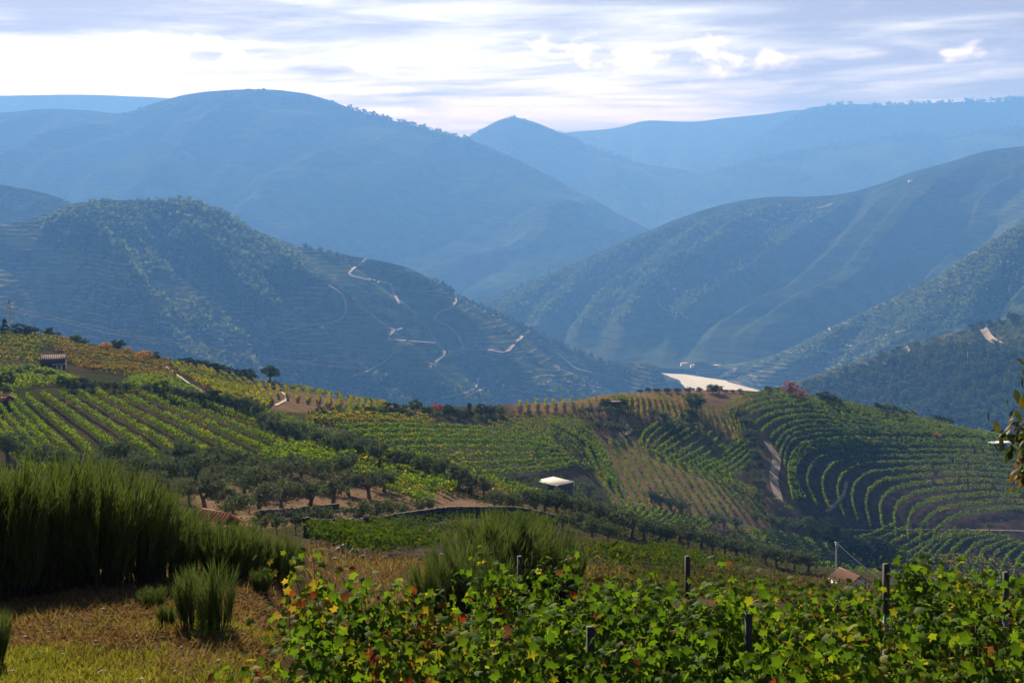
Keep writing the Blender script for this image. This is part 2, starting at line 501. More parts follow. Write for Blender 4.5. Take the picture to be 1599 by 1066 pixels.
# ------------------------------------------------------------------ hills across the valley
SH = 1.7                                    # the valley's breadth
FLOOR = -300.0 * SH
class Hill:
    """a real ridge: crest given by bearing, height and distance, a foot on the valley floor, spurs and gullies between"""
    def __init__(self, name, crest, foot, nx, nt, spur=(0, 300, 0.6), rough=(0, 200), shape=0.5, mat=None, tback=1.7, seed=0, footz=FLOOR):
        crest = np.array(crest, float)
        foot = np.array(foot, float)
        crest[:, 2] *= SH; foot[:, 1] *= SH
        spur = (spur[0] * SH, spur[1] * SH, spur[2]); rough = (rough[0] * SH, rough[1] * SH)
        self.p0, self.p1 = crest[0, 0], crest[-1, 0]
        self.crest, self.foot = crest, foot
        self.spur, self.rough, self.shape, self.seed, self.footz = spur, rough, shape, seed, footz
        ps = np.linspace(self.p0, self.p1, nx)
        ts = np.concatenate([np.linspace(0, 1, nt), np.linspace(1, tback, max(8, nt // 6))[1:]])
        X, Y, Z = self.at(ps[None], ts[:, None])
        v = np.stack([X, Y, Z], -1).reshape(-1, 3)
        a, b = X.shape
        ix = np.arange(a * b).reshape(a, b)
        f = np.stack([ix[:-1, :-1], ix[:-1, 1:], ix[1:, 1:], ix[1:, :-1]], -1).reshape(-1, 4)
        self.obj = tag(add(name, mesh_data(name, v, f, mat, smooth=True)), kind='structure')
    def at(self, p, t):
        p, t = np.broadcast_arrays(np.asarray(p, float), np.asarray(t, float))
        cpy = pchip(self.crest[:, 0], self.crest[:, 1], p)
        cY = pchip(self.crest[:, 0], self.crest[:, 2], p)
        fY = pchip(self.foot[:, 0], self.foot[:, 1], p)
        cz = (HY - cpy) / K * cY
        Y = fY + (cY - fY) * t
        X = (p - CX) / K * Y
        tt = np.clip(t, 0, 1)
        s = (1 - self.shape) * tt + self.shape * (tt * tt * (3 - 2 * tt))
        back = np.clip(t - 1, 0, None)
        z = self.footz + (cz - self.footz) * (s - 1.25 * back ** 1.3)
        w = np.clip(np.sin(np.pi * np.clip(t, 0, 1.0)), 0, 1) ** 0.75 * (t <= 1)
        sa, sl, sk = self.spur
        if sa:
            q = (X + sk * (cY - Y)) / sl + 0.55 * fbm(X / (sl * 1.6) + self.seed, Y / (sl * 1.6), 3)
            fr = q - np.floor(q)
            z = z + sa * w * (1 - 2 * np.abs(fr - 0.5) * 2) * (0.65 + 0.7 * vnoise(np.floor(q) * 7.7 + self.seed, 0 * q + 3.3))
            q2 = q * 2.7 + 0.4
            fr2 = q2 - np.floor(q2)
            z = z + 0.28 * sa * w * (1 - 4 * np.abs(fr2 - 0.5))
        ra, rl = self.rough
        if ra:
            z = z + ra * fbm(X / rl + self.seed * 3.1, Y / rl, 5, 0.5) * (0.12 + w) * np.clip(t * 4, 0, 1)
        return X, Y, z
    def z_at(self, X, Y):
        p = np.clip(np.asarray(X) / np.asarray(Y) * K + CX, self.p0, self.p1)
        cY = pchip(self.crest[:, 0], self.crest[:, 2], p)
        fY = pchip(self.foot[:, 0], self.foot[:, 1], p)
        return self.at(p, (Y - fY) / (cY - fY))[2]
    def pick(self, px, py):
        """points of the hillside under pixels, nearest first"""
        px = np.atleast_1d(np.asarray(px, float)); py = np.atleast_1d(np.asarray(py, float))
        if not hasattr(self, 'cache'):
            gp = np.linspace(self.p0, self.p1, 500)
            ts = np.linspace(0, 1.0, 260)
            Z = self.at(gp[:, None], ts[None])
            self.cache = (gp, ts, HY - Z[2] / Z[1] * K)
        gp, ts, rows = self.cache
        tt = []
        for x, y in zip(px, py):
            i = int(np.clip(np.searchsorted(gp, x), 0, 499))
            g = rows[i] - y
            s = np.where((g[:-1] > 0) & (g[1:] <= 0))[0]
            if len(s):
                k = s[0]; tt.append(ts[k] + (ts[k + 1] - ts[k]) * g[k] / (g[k] - g[k + 1] + 1e-9))
            else:
                tt.append(ts[int(np.argmin(np.abs(g)))])
        return np.stack(self.at(px, np.array(tt)), 1)

def hill_mat(name, green, dark, soil_c, step=5.0, terr=0.7, patch=0.004, fields=0.0, fine=0.05):
    """hillside cover seen from afar: scrub, vine terraces along the contour, bare patches"""
    step, patch, fine = step * SH, patch / SH, fine / SH
    m, t, out = new_mat(name)
    geo = t.n('ShaderNodeNewGeometry')
    pos = geo.outputs['Position']
    sx = t.n('ShaderNodeSeparateXYZ', Vector=pos)
    warp = t.noise(pos, 0.012 / SH, 3)
    zz = t.math('ADD', sx.outputs[2], t.math('MULTIPLY', warp, step * 2.2))
    ph = t.math('FRACT', t.math('DIVIDE', zz, step))
    line = t.math('MULTIPLY', t.ss(ph, 0.50, 0.68), t.math('SUBTRACT', 1.0, t.ss(ph, 0.82, 0.98)))
    brk = t.ss(t.noise(t.mapping(pos, (1, 1, 3)), 0.05 / SH, 3), 0.38, 0.56)
    pm = t.noise(pos, patch, 4, 0.55)
    vine = t.ss(pm, 0.44, 0.52)
    tr = t.noise(pos, fine, 5, 0.7)
    scrub = t.mix(t.ss(tr, 0.42, 0.62), dark, green)
    ter = t.mix(t.math('MULTIPLY', t.math('MULTIPLY', line, brk), terr), t.mix(t.ss(tr, 0.35, 0.65), green, dark), soil_c)
    c = t.mix(vine, scrub, ter)
    if fields:
        fm = t.noise(t.mapping(pos, loc=(500, 90, 0)), patch * 1.7, 2)
        c = t.mix(t.ss(fm, 0.57, 0.62, 0.0, fields), c, t.mix(t.ss(ph, 0.3, 0.6), (0.15, 0.19, 0.04), (0.09, 0.12, 0.03)))
    bare = t.noise(t.mapping(pos, loc=(77, 13, 0)), patch * 4, 4, 0.6)
    c = t.mix(t.ss(bare, 0.62, 0.70, 0.0, 0.55), c, soil_c)
    b = t.n('ShaderNodeBsdfDiffuse', Color=c, Roughness=0.5)
    bp = t.n('ShaderNodeBump', Strength=0.8, Distance=4.0 * SH, Height=t.math('ADD', t.math('MULTIPLY', tr, 0.8), t.math('MULTIPLY', t.math('MULTIPLY', line, vine), 0.35)))
    t.link(bp.outputs[0], b.inputs['Normal'])
    t.link(b.outputs[0], out.inputs['Surface'])
    return m

G1, D1, S1 = (0.085, 0.120, 0.034), (0.022, 0.038, 0.015), (0.33, 0.26, 0.16)
hm_ter = hill_mat('terraced_hillside', G1, D1, S1, 5.2, 0.8, 0.0045, 0.5, 0.06)
hm_far = hill_mat('far_hillside', (0.06, 0.085, 0.03), (0.03, 0.045, 0.02), (0.16, 0.13, 0.08), 11.0, 0.22, 0.0016, 0.35, 0.02)
hm_wood = hill_mat('wooded_hillside', (0.085, 0.11, 0.04), (0.03, 0.045, 0.018), (0.30, 0.23, 0.15), 4.0, 0.5, 0.006, 0.0, 0.12)

H1 = Hill('hill_terraced', [(-420, 335, 1700), (-200, 350, 1700), (0, 352, 1700), (60, 338, 1720), (120, 321, 1740), (165, 313, 1750), (230, 313, 1755), (290, 311, 1760), (335, 325, 1765), (400, 360, 1770), (470, 386, 1775), (550, 400, 1785), (625, 414, 1795), (690, 446, 1805), (720, 466, 1810), (800, 501, 1830), (860, 531, 1850), (930, 562, 1870), (1000, 588, 1890), (1060, 603, 1900), (1100, 613, 1900)],
          [(-420, 1080), (0, 1100), (500, 1150), (800, 1300), (950, 1500), (1060, 1780), (1100, 1880)], 420, 200, (46, 235, -0.75), (16, 120), 0.35, hm_ter, 1.8, 2)
H9 = Hill('hill_behind_terraces', [(-420, 215, 2500), (-150, 270, 2450), (0, 288, 2400), (60, 300, 2400), (110, 316, 2400), (170, 345, 2400), (300, 420, 2350)],
          [(-420, 1900), (300, 2050)], 160, 80, (14, 240, 0.4), (14, 130), 0.3, hm_ter, 1.8, 5)
H2 = Hill('hill_great', [(-500, 215, 4700), (-250, 188, 4750), (0, 176, 4800), (75, 170, 4800), (125, 172, 4800), (190, 178, 4800), (235, 163, 4820), (300, 146, 4850), (345, 141, 4850), (390, 139, 4850), (470, 145, 4800), (520, 159, 4780), (560, 175, 4750), (620, 190, 4700), (690, 207, 4650), (730, 217, 4600), (800, 246, 4500), (860, 276, 4420), (900, 299, 4380), (960, 331, 4300), (1010, 356, 4250), (1100, 410, 4150), (1200, 470, 4000)],
          [(-500, 2900), (300, 3000), (800, 3300), (1200, 3700)], 360, 130, (70, 520, 0.3), (30, 260), 0.25, hm_far, 1.7, 11)
H3 = Hill('hill_conical', [(520, 330, 6300), (620, 285, 6250), (700, 232, 6200), (732, 214, 6180), (765, 195, 6150), (785, 186, 6150), (800, 183, 6150), (820, 187, 6150), (845, 195, 6120), (880, 210, 6100), (930, 233, 6050), (1000, 254, 6000), (1080, 268, 5900), (1150, 292, 5800), (1250, 340, 5700), (1400, 420, 5600)],
          [(520, 4900), (1400, 4700)], 260, 90, (60, 620, -0.2), (30, 300), 0.25, hm_far, 1.6, 4)
H4 = Hill('hill_distant', [(700, 240, 8000), (820, 222, 7950), (880, 208, 7900), (960, 200, 7800), (1020, 188, 7700), (1080, 190, 7700), (1130, 185, 7700), (1200, 178, 7700), (1250, 172, 7700), (1400, 172, 7700), (1700, 172, 7700)],
          [(700, 6300), (1700, 6300)], 220, 60, (60, 800, 0.3), (40, 420), 0.2, hm_far, 1.5, 6)
H4b = Hill('hill_distant_shoulder', [(960, 310, 6800), (1050, 263, 6800), (1140, 233, 6800), (1210, 198, 6850), (1270, 167, 6900), (1350, 163, 6900), (1380, 165, 6900), (1440, 162, 6900), (1500, 160, 6900), (1555, 160, 6900), (1599, 152, 6900), (1800, 152, 6900), (2050, 160, 6900)],
           [(960, 5900), (2050, 5900)], 260, 70, (70, 760, -0.5), (40, 330), 0.2, hm_far, 1.5, 9)
H5 = Hill('hill_middle_distance', [(980, 320, 5900), (1040, 287, 5900), (1120, 265, 5950), (1200, 241, 6000), (1260, 232, 6000), (1320, 226, 6000), (1360, 222, 6000), (1410, 207, 6000), (1450, 211, 6000), (1480, 219, 6000), (1540, 206, 5950), (1599, 201, 5900), (1800, 195, 5900), (2050, 200, 5900)],
          [(980, 4600), (2050, 4400)], 260, 90, (60, 560, -0.5), (30, 260), 0.2, hm_far, 1.6, 13)
H6b = Hill('hill_low_spur', [(620, 500, 3500), (700, 455, 3500), (760, 425, 3500), (820, 404, 3500), (860, 397, 3500), (900, 402, 3500), (980, 440, 3500), (1080, 500, 3500)],
           [(620, 2900), (1080, 2900)], 120, 50, (24, 300, -0.4), (20, 170), 0.3, hm_far, 1.6, 15)
H6 = Hill('hill_river_slope', [(640, 540, 2500), (720, 490, 2560), (760, 466, 2600), (850, 430, 2680), (930, 396, 2760), (1010, 362, 2850), (1080, 335, 2930), (1150, 315, 3000), (1200, 308, 3050), (1300, 305, 3100), (1380, 285, 3150), (1420, 270, 3180), (1480, 253, 3200), (1540, 236, 3230), (1599, 228, 3260), (1750, 200, 3300), (2050, 190, 3300)],
          [(640, 2120), (1000, 2110), (1180, 2090), (1400, 2080), (2050, 2050)], 320, 170, (42, 430, 0.75), (22, 170), 0.30, hm_far, 1.7, 17)
H7 = Hill('hill_sunlit_spurs', [(1085, 578, 2085), (1140, 572, 2070), (1200, 558, 2040), (1250, 536, 2010), (1300, 510, 1980), (1350, 487, 1950), (1400, 462, 1920), (1450, 438, 1890), (1500, 406, 1860), (1545, 377, 1840), (1599, 345, 1820), (1700, 290, 1800), (1900, 215, 1800), (2150, 200, 1800)],
          [(1085, 2040), (1200, 1850), (1400, 1500), (1700, 1300), (2150, 1250)], 260, 150, (24, 190, 0.85), (14, 100), 0.3, hm_ter, 1.6, 21)
H8 = Hill('hill_wooded', [(1120, 640, 1250), (1180, 612, 1230), (1250, 593, 1200), (1300, 576, 1170), (1370, 554, 1130), (1420, 536, 1100), (1480, 521, 1060), (1540, 506, 1030), (1599, 491, 1000), (1750, 460, 960), (2150, 400, 920)],
          [(1120, 1050), (1300, 880), (1600, 680), (2150, 640)], 260, 160, (9, 120, 0.5), (7, 60), 0.35, hm_wood, 1.6, 25)
H0 = Hill('plateau_far', [(-700, 160, 7400), (-400, 152, 7400), (0, 149, 7400), (120, 148, 7400), (250, 153, 7400), (420, 172, 7400), (560, 205, 7400), (760, 240, 7400), (900, 270, 7400)],
          [(-700, 5900), (900, 5900)], 300, 50, (50, 1200, 0.2), (45, 700), 0.1, hm_far, 1.3, 31)

# valley floor under everything, and the river on it
vf = MB()
vf.raw([(-19000, 1500, FLOOR - 12), (19000, 1500, FLOOR - 12), (19000, 21000, FLOOR - 12), (-19000, 21000, FLOOR - 12)], [[0, 1, 2, 3]])
tag(vf.build('valley_floor', hm_far), kind='structure')
def water_material():
    m, t, out = new_mat('river_water')
    geo = t.n('ShaderNodeNewGeometry')
    b = t.n('ShaderNodeBsdfPrincipled', Roughness=0.52, IOR=1.33)
    t.link(t.ss(t.noise(t.mapping(geo.outputs['Position'], (1, 0.4, 1)), 0.012, 4), 0.35, 0.65, 0.44, 0.60), b.inputs['Roughness'])
    b.inputs['Base Color'].default_value = (0.42, 0.41, 0.31, 1)
    w = t.noise(t.mapping(geo.outputs['Position'], (1, 0.35, 1)), 0.25, 3)
    bp = t.n('ShaderNodeBump', Strength=0.2, Distance=0.5, Height=w)
    t.link(bp.outputs[0], b.inputs['Normal'])
    t.link(b.outputs[0], out.inputs['Surface'])
    return m
M['water'] = water_material()
rv = MB()
def riv(px, py):
    Y = FLOOR / ((HY - py) / K)
    return ((px - CX) / K * Y, Y, FLOOR + 1.0)
far_bank = [(985, 579), (1030, 583), (1070, 585), (1110, 591), (1150, 597), (1185, 603), (1215, 612)]
near_bank = [(985, 640), (1030, 640), (1070, 640), (1110, 640), (1150, 640), (1185, 640), (1215, 640)]
pv = [riv(*p) for p in near_bank] + [riv(*p) for p in far_bank]
rv.raw(pv, [[i, i + 1, i + 8, i + 7] for i in range(6)])
tag(rv.build('river', M['water']), kind='structure')

# ------------------------------------------------------------------ the air
hz = MB()
hz.box((0, 4500 * SH, (560 - 330) / 2 * SH), (24000 * SH, 17000 * SH, (560 + 330) * SH))
hm, ht, hout = new_mat('haze_air')
pvn = ht.n('ShaderNodeVolumePrincipled')
pvn.inputs['Color'].default_value = (0.108, 0.288, 0.70, 1)
pvn.inputs['Absorption Color'].default_value = (0.50, 0.27, 0.10, 1)
pvn.inputs['Density'].default_value = 0.00015
pvn.inputs['Anisotropy'].default_value = 0.15
ht.link(pvn.outputs[0], hout.inputs['Volume'])
tag(hz.build('haze', hm), 'pale blue haze filling the valley air', 'haze', kind='stuff')
# ------------------------------------------------------------------ foliage materials
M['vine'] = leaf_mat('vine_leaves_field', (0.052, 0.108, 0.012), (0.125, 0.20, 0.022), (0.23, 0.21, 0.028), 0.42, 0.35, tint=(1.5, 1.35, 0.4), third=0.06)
M['vine_deep'] = leaf_mat('vine_leaves_deep_green', (0.026, 0.055, 0.009), (0.070, 0.110, 0.016), (0.13, 0.12, 0.02), 0.28, 0.35, tint=(1.3, 1.25, 0.4), third=0.10)  # darker, less translucent copy of the field leaves, tones down over-bright rows
M['vine_yellow'] = leaf_mat('vine_leaves_turning', (0.07, 0.13, 0.012), (0.15, 0.19, 0.02), (0.27, 0.20, 0.025), 0.40, 0.35, tint=(1.4, 1.25, 0.4), third=0.22)
M['vine_rust'] = leaf_mat('vine_leaves_rusty', (0.09, 0.11, 0.022), (0.17, 0.15, 0.035), (0.20, 0.10, 0.035), 0.45, 0.3, third=0.24)
M['olive'] = leaf_mat('olive_leaves', (0.062, 0.084, 0.040), (0.155, 0.18, 0.10), None, 0.16, 0.8, tint=(1.1, 1.15, 0.7))
M['broadleaf'] = leaf_mat('broad_leaves', (0.035, 0.065, 0.014), (0.085, 0.12, 0.025), None, 0.4, 0.8)
M['dark_leaf'] = leaf_mat('dark_evergreen_leaves', (0.028, 0.046, 0.016), (0.075, 0.10, 0.034), None, 0.12, 0.8)
M['pine'] = leaf_mat('pine_needles', (0.035, 0.07, 0.026), (0.12, 0.17, 0.06), None, 0.14, 0.5)
M['autumn_gold'] = leaf_mat('golden_leaves', (0.24, 0.14, 0.025), (0.36, 0.20, 0.035), None, 0.5, 0.8, tint=(1.2, 1.0, 0.5))
M['autumn_red'] = leaf_mat('russet_leaves', (0.19, 0.055, 0.025), (0.28, 0.09, 0.035), None, 0.4, 0.8, tint=(1.2, 0.9, 0.6))
M['scrub'] = leaf_mat('scrub_leaves', (0.030, 0.045, 0.016), (0.075, 0.085, 0.030), (0.15, 0.10, 0.04), 0.3, 0.15, third=0.12)
M['bark'] = plain_mat('bark', (0.055, 0.042, 0.032), (0.12, 0.095, 0.075), 6, 0.95, 0.6, (1, 1, 0.25))
M['hill_track'] = plain_mat('hill_track_dust', (0.20, 0.16, 0.11), (0.32, 0.26, 0.19), 0.08, 0.95)
M['track'] = plain_mat('pale_track_dust', (0.20, 0.15, 0.10), (0.32, 0.25, 0.175), 0.35, 0.95)

def kites(c, a, r, flat=0.0, thin=0.75):
    """one four-sided leaf tuft at each centre: random facing, side a"""
    n = len(c)
    d = r.normal(size=(n, 3)); d /= np.linalg.norm(d, axis=1, keepdims=True)
    e = r.normal(size=(n, 3)); e -= d * (e * d).sum(1, keepdims=True); e /= np.linalg.norm(e, axis=1, keepdims=True)
    if flat:
        e[:, 2] *= 1 - flat; d[:, 2] *= 1 - flat
    a = np.asarray(a)[..., None] if np.ndim(a) else a
    v = np.stack([c - d * a * 0.5, c + e * a * 0.5 * thin + d * a * 0.08, c + d * a * 0.5, c - e * a * 0.5 * thin + d * a * 0.08], 1)
    f = np.arange(4 * n).reshape(n, 4)
    return v.reshape(-1, 3), f

# ------------------------------------------------------------------ vine rows: real hedges of leaves running over the land
def resample(p, n):
    p = np.asarray(p, float)
    s = np.concatenate([[0], np.cumsum(np.linalg.norm(np.diff(p, axis=0), axis=1))])
    q = np.linspace(0, s[-1], n)
    return np.stack([np.interp(q, s, p[:, k]) for k in range(p.shape[1])], 1)
def smooth_poly(p, n=40):
    p = np.asarray(p, float)
    if len(p) < 3:
        return resample(p, n)
    s = np.concatenate([[0], np.cumsum(np.linalg.norm(np.diff(p, axis=0), axis=1))])
    q = np.linspace(0, s[-1], n)
    return np.stack([pchip(s, p[:, 0], q), pchip(s, p[:, 1], q)], 1)

_tri = [0]
def vine_row(path, mat, per_m, a, h, r, name='foliage', gap=0.05):
    seg = np.linalg.norm(np.diff(path, axis=0), axis=1)
    L = seg.sum()
    n = int(L * per_m)
    if n < 12:
        return None
    s = np.concatenate([[0], np.cumsum(seg)])
    q = np.sort(r.random(n)) * L
    # vines stand about 1.1 m apart: bunch the leaves a little and let heights differ from plant to plant
    plant = np.floor(q / 1.15).astype(int)
    np_ = plant.max() + 2
    ph = 0.80 + 0.34 * r.random(np_); dead = r.random(np_) < gap
    q = q - 0.22 * np.sin(2 * np.pi * q / 1.15) / 1.15 * 0.5
    x = np.interp(q, s, path[:, 0]); y = np.interp(q, s, path[:, 1])
    tx = np.gradient(path[:, 0]); ty = np.gradient(path[:, 1])
    tn = np.hypot(tx, ty) + 1e-9
    nx_ = np.interp(q, s, -ty / tn); ny_ = np.interp(q, s, tx / tn)
    hh = h * ph[plant]
    t = r.beta(2.2, 1.25, n)
    off = r.normal(0, 0.155, n) * (0.65 + 0.6 * t)
    z = ground_z(x, y) + 0.28 + t * (hh - 0.28)
    c_ = np.stack([x + nx_ * off, y + ny_ * off, z], 1)
    keep = ~dead[plant]
    c_ = c_[keep]
    v, f = kites(c_, a * (0.7 + 0.6 * r.random(len(c_))), r)
    _tri[0] += 2 * len(f)
    return mesh_data(name, v, f, mat)

ROWS = []
def field(group, what, ref, guides, n, win, mat='vine', per_m=11, a=0.36, h=1.5, trim=0.0, jitter=0.0, seed=1):
    farf = 1.0 if win[0] >= 255 else 0.0
    per_m, a, h = per_m * (1.8 + 0.9 * farf), a * (1.0 + 0.15 * farf), h * (1 + 0.2 * farf)
    r = np.random.default_rng(seed)
    gs = np.array([smooth_poly(g, 40) for g in guides])
    pos = np.linspace(0, len(gs) - 1, n)
    count = 0
    for i, q in enumerate(pos):
        k = min(int(q), len(gs) - 2)
        p = gs[k] * (1 - (q - k)) + gs[k + 1] * (q - k)
        if jitter:
            p = p + r.normal(0, jitter, 2)
        a0, a1 = r.random(2) * trim
        p = resample(p[int(a0 * 39):40 - int(a1 * 39)], 60)
        X, Y = on_ground(p[:, 0], p[:, 1], *win)
        PYc = HY - ground_z(X, Y) / Y * K
        ok = np.abs(PYc - p[:, 1]) < 5
        if ok.sum() < 10:
            continue
        X, Y = X[ok], Y[ok]
        # longest run without jumps in depth
        jump = np.where(np.abs(np.diff(Y)) > 14)[0]
        cut = np.split(np.arange(len(X)), jump + 1)
        best = max(cut, key=len)
        if len(best) < 8:
            continue
        X, Y = X[best], Y[best]
        ker = np.ones(5) / 5
        Xs = np.convolve(np.pad(X, 2, mode='edge'), ker, 'valid'); Ys = np.convolve(np.pad(Y, 2, mode='edge'), ker, 'valid')
        me = vine_row(np.stack([Xs, Ys], 1), M[mat], per_m, a, h, r)
        if me is None:
            continue
        count += 1
        o = add('vine_row', None)
        add('foliage', me, o)
        tag(o, f'{nth(count)} green vine row {ref} {what}', 'vine row', group)
        if mat not in ('vine', 'vine_deep'):
            o['label'] = f'{nth(count)} yellowing vine row {ref} {what}'
        ROWS.append(o)

NEAR, MIDW, FARW = (60, 255), (150, 330), (258, 560)
field('vine rows of the sloping left field', 'in the sloping field above the olive grove', 'from the left',
      [[(-60, 610), (0, 690), (60, 760)], [(22, 622), (70, 668), (125, 722)], [(150, 618), (250, 672), (345, 728)], [(300, 622), (420, 668), (560, 722)], [(395, 640), (500, 676), (600, 712)]],
      19, (150, 262), 'vine', 19, 0.27, 1.65, 0.04, 0, 11)
field('vine rows running down to the dirt track', 'in the plot running down to the dirt track', 'from the front',
      [[(395, 716), (540, 752), (640, 785), (672, 800)], [(430, 706), (560, 735), (655, 765), (700, 782)], [(470, 696), (600, 722), (690, 752), (722, 770)]],
      9, (120, 215), 'vine', 15, 0.34, 1.6, 0.04, 0, 12)
field('vine rows along the spur crest', 'along the spur crest beyond the dark olives', 'from the olives',
      [[(470, 668), (600, 712), (720, 752), (900, 808)], [(480, 662), (620, 706), (740, 746), (905, 800)]], 3, (165, 262), 'vine', 14, 0.36, 1.5, 0.1, 0, 13)
field('vine rows on the walled terrace', 'on the terrace under the dry stone wall', 'from the wall',
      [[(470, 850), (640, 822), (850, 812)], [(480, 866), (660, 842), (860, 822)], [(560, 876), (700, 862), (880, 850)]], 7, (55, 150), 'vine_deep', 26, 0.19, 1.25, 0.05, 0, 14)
field('vine rows on the rough slope', 'on the rough slope just behind the near vines', 'from the top',
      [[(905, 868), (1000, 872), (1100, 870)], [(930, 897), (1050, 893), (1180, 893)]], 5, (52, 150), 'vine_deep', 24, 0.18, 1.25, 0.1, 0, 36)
field('terraced vine rows behind the spur', 'curving over the terraces behind the spur', 'from the top',
      [[(520, 676), (640, 672), (770, 676), (860, 690)], [(600, 702), (720, 700), (820, 700), (885, 712)], [(720, 750), (800, 742), (860, 736), (905, 728)]], 8, (262, 420), 'vine', 14, 0.36, 1.6, 0.03, 0, 15)
field('vine rows slanting above the shed', 'slanting down towards the pale shed roof', 'from the left',
      [[(762, 664), (830, 690), (890, 722)], [(835, 657), (890, 680), (925, 705), (950, 760)], [(890, 655), (915, 668), (930, 690), (965, 770)]], 11, FARW, 'vine', 10, 0.42, 1.6, 0.04, 0, 16)
field('yellowing strip behind the spur', 'in the yellow strip below the hedge', 'from the front',
      [[(470, 662), (560, 663), (680, 664)], [(480, 654), (560, 654), (670, 655)]], 3, (262, 420), 'vine_yellow', 12, 0.42, 1.4, 0.05, 0, 17)
field('striped rows on pale soil', 'on the pale striped slope above the shed', 'from the left',
      [[(912, 690), (935, 745), (962, 800)], [(985, 690), (1015, 745), (1050, 805)], [(1060, 700), (1100, 755), (1140, 812)], [(1130, 735), (1180, 780), (1228, 825)]], 19, FARW, 'vine', 9, 0.40, 1.5, 0.06, 0.6, 18)
field('chevron rows below the hut', 'in the chevron plot below the dark hut', 'from the left',
      [[(1050, 655), (1005, 682), (1000, 700)], [(1105, 668), (1055, 700), (1030, 715)], [(1165, 690), (1120, 720), (1085, 735)], [(1180, 715), (1160, 735), (1140, 748)]], 13, FARW, 'vine', 10, 0.42, 1.6, 0.05, 0.4, 19)
field('long rows edging the chevron plot', 'edging the chevron plot on its lower side', 'from the top',
      [[(1030, 655), (1080, 672), (1130, 705), (1160, 690)], [(1005, 705), (1090, 740), (1180, 770), (1240, 800)]], 2, FARW, 'vine', 11, 0.42, 1.6, 0, 0, 20)
field('short rows on the promontory top', 'on the promontory top beside the dark hut', 'from the left',
      [[(812, 630), (808, 643)], [(940, 624), (945, 640)], [(985, 618), (985, 652)], [(1070, 622), (1085, 660)]], 30, FARW, 'vine_yellow', 8, 0.40, 1.4, 0.05, 0.5, 21)
field('short rows on the reddish patch', 'on the reddish patch beside the bushy tree', 'from the left',
      [[(1095, 640), (1095, 672)], [(1125, 640), (1150, 690)], [(1155, 640), (1172, 720)]], 9, FARW, 'vine_yellow', 8, 0.40, 1.4, 0.05, 0.4, 22)
field('rows sweeping over the promontory', 'arching over the promontory brow', 'from the top',
      [[(1128, 642), (1165, 623), (1200, 615), (1290, 628), (1400, 650), (1560, 685)], [(1150, 662), (1195, 641), (1240, 635), (1320, 651), (1440, 668), (1580, 688)], [(1200, 690), (1222, 670), (1265, 660), (1360, 671), (1460, 677), (1620, 691)], [(1226, 735), (1224, 708), (1248, 688), (1320, 681), (1450, 683), (1640, 694)]], 10, FARW, 'vine', 10, 0.42, 1.6, 0.02, 0, 23)
field('short rows on the promontory shoulder', 'standing upright on the right shoulder of the promontory', 'from the left',
      [[(1300, 629), (1320, 645)], [(1340, 636), (1360, 654)], [(1440, 648), (1470, 668)], [(1560, 676), (1545, 690)]], 13, FARW, 'vine', 9, 0.42, 1.5, 0.05, 0.5, 24)
field('terraced rows sweeping round the right bowl', 'sweeping round the great right bowl', 'from the top',
      [[(1240, 790), (1230, 740), (1240, 705), (1310, 690), (1450, 690), (1640, 699)],
       [(1262, 790), (1240, 745), (1262, 712), (1340, 702), (1470, 702), (1640, 712)],
       [(1330, 820), (1318, 770), (1340, 740), (1400, 732), (1500, 728), (1640, 742)],
       [(1395, 845), (1390, 802), (1412, 776), (1460, 766), (1540, 762), (1640, 772)],
       [(1455, 858), (1460, 838), (1485, 814), (1530, 803), (1580, 798), (1660, 804)]], 14, FARW, 'vine', 12, 0.42, 1.85, 0.02, 0, 25)
field('rows in the lower right bowl', 'in the lower bowl under the great sweep', 'from the left',
      [[(1330, 850), (1365, 838), (1400, 822)], [(1405, 875), (1445, 852), (1490, 830)], [(1455, 890), (1500, 845), (1560, 838)], [(1540, 920), (1560, 870), (1600, 850)], [(1620, 930), (1625, 890), (1640, 858)]], 16, (330, 560), 'vine', 10, 0.46, 1.7, 0.03, 0, 26)
field('slope rows at the right edge', 'dropping down the slope at the right edge', 'from the left',
      [[(1440, 868), (1470, 880), (1500, 910)], [(1500, 872), (1530, 895), (1560, 930)], [(1570, 880), (1600, 910), (1640, 945)]], 12, (330, 560), 'vine_yellow', 10, 0.44, 1.6, 0.03, 0, 27)
field('small rows below the striped slope', 'in the small plot below the striped slope', 'from the left',
      [[(985, 792), (960, 812)], [(1060, 805), (1030, 828)], [(1120, 818), (1085, 840)]], 14, (258, 420), 'vine', 10, 0.40, 1.5, 0.05, 0.4, 28)
field('straggling rows above the tiled house', 'straggling over the slope above the tiled house', 'from the top',
      [[(1130, 822), (1230, 838), (1330, 862), (1440, 880)], [(1120, 836), (1220, 852), (1320, 876), (1430, 896)], [(1100, 850), (1200, 866), (1300, 890), (1400, 905)]], 8, (200, 420), 'vine', 9, 0.42, 1.4, 0.1, 0, 29)
field('curved golden rows on the left ridge', 'curving down the golden side of the left ridge', 'from the left',
      [[(262, 565), (280, 585), (330, 612), (352, 630)], [(330, 582), (352, 600), (378, 622), (380, 640)], [(420, 602), (440, 612), (440, 628), (420, 645)], [(520, 616), (545, 628), (540, 640), (500, 650)], [(590, 632), (605, 640), (600, 650), (570, 656)]], 26, (255, 420), 'vine_yellow', 9, 0.42, 1.5, 0.05, 0.4, 30)
field('bush vines round the stone hut', 'among the rusty vines right of the stone hut', 'from the top',
      [[(60, 538), (160, 548), (260, 566)], [(90, 552), (180, 566), (280, 588)], [(110, 575), (200, 588), (270, 598)]], 14, (262, 420), 'vine_rust', 9, 0.46, 1.2, 0.1, 0.4, 31)
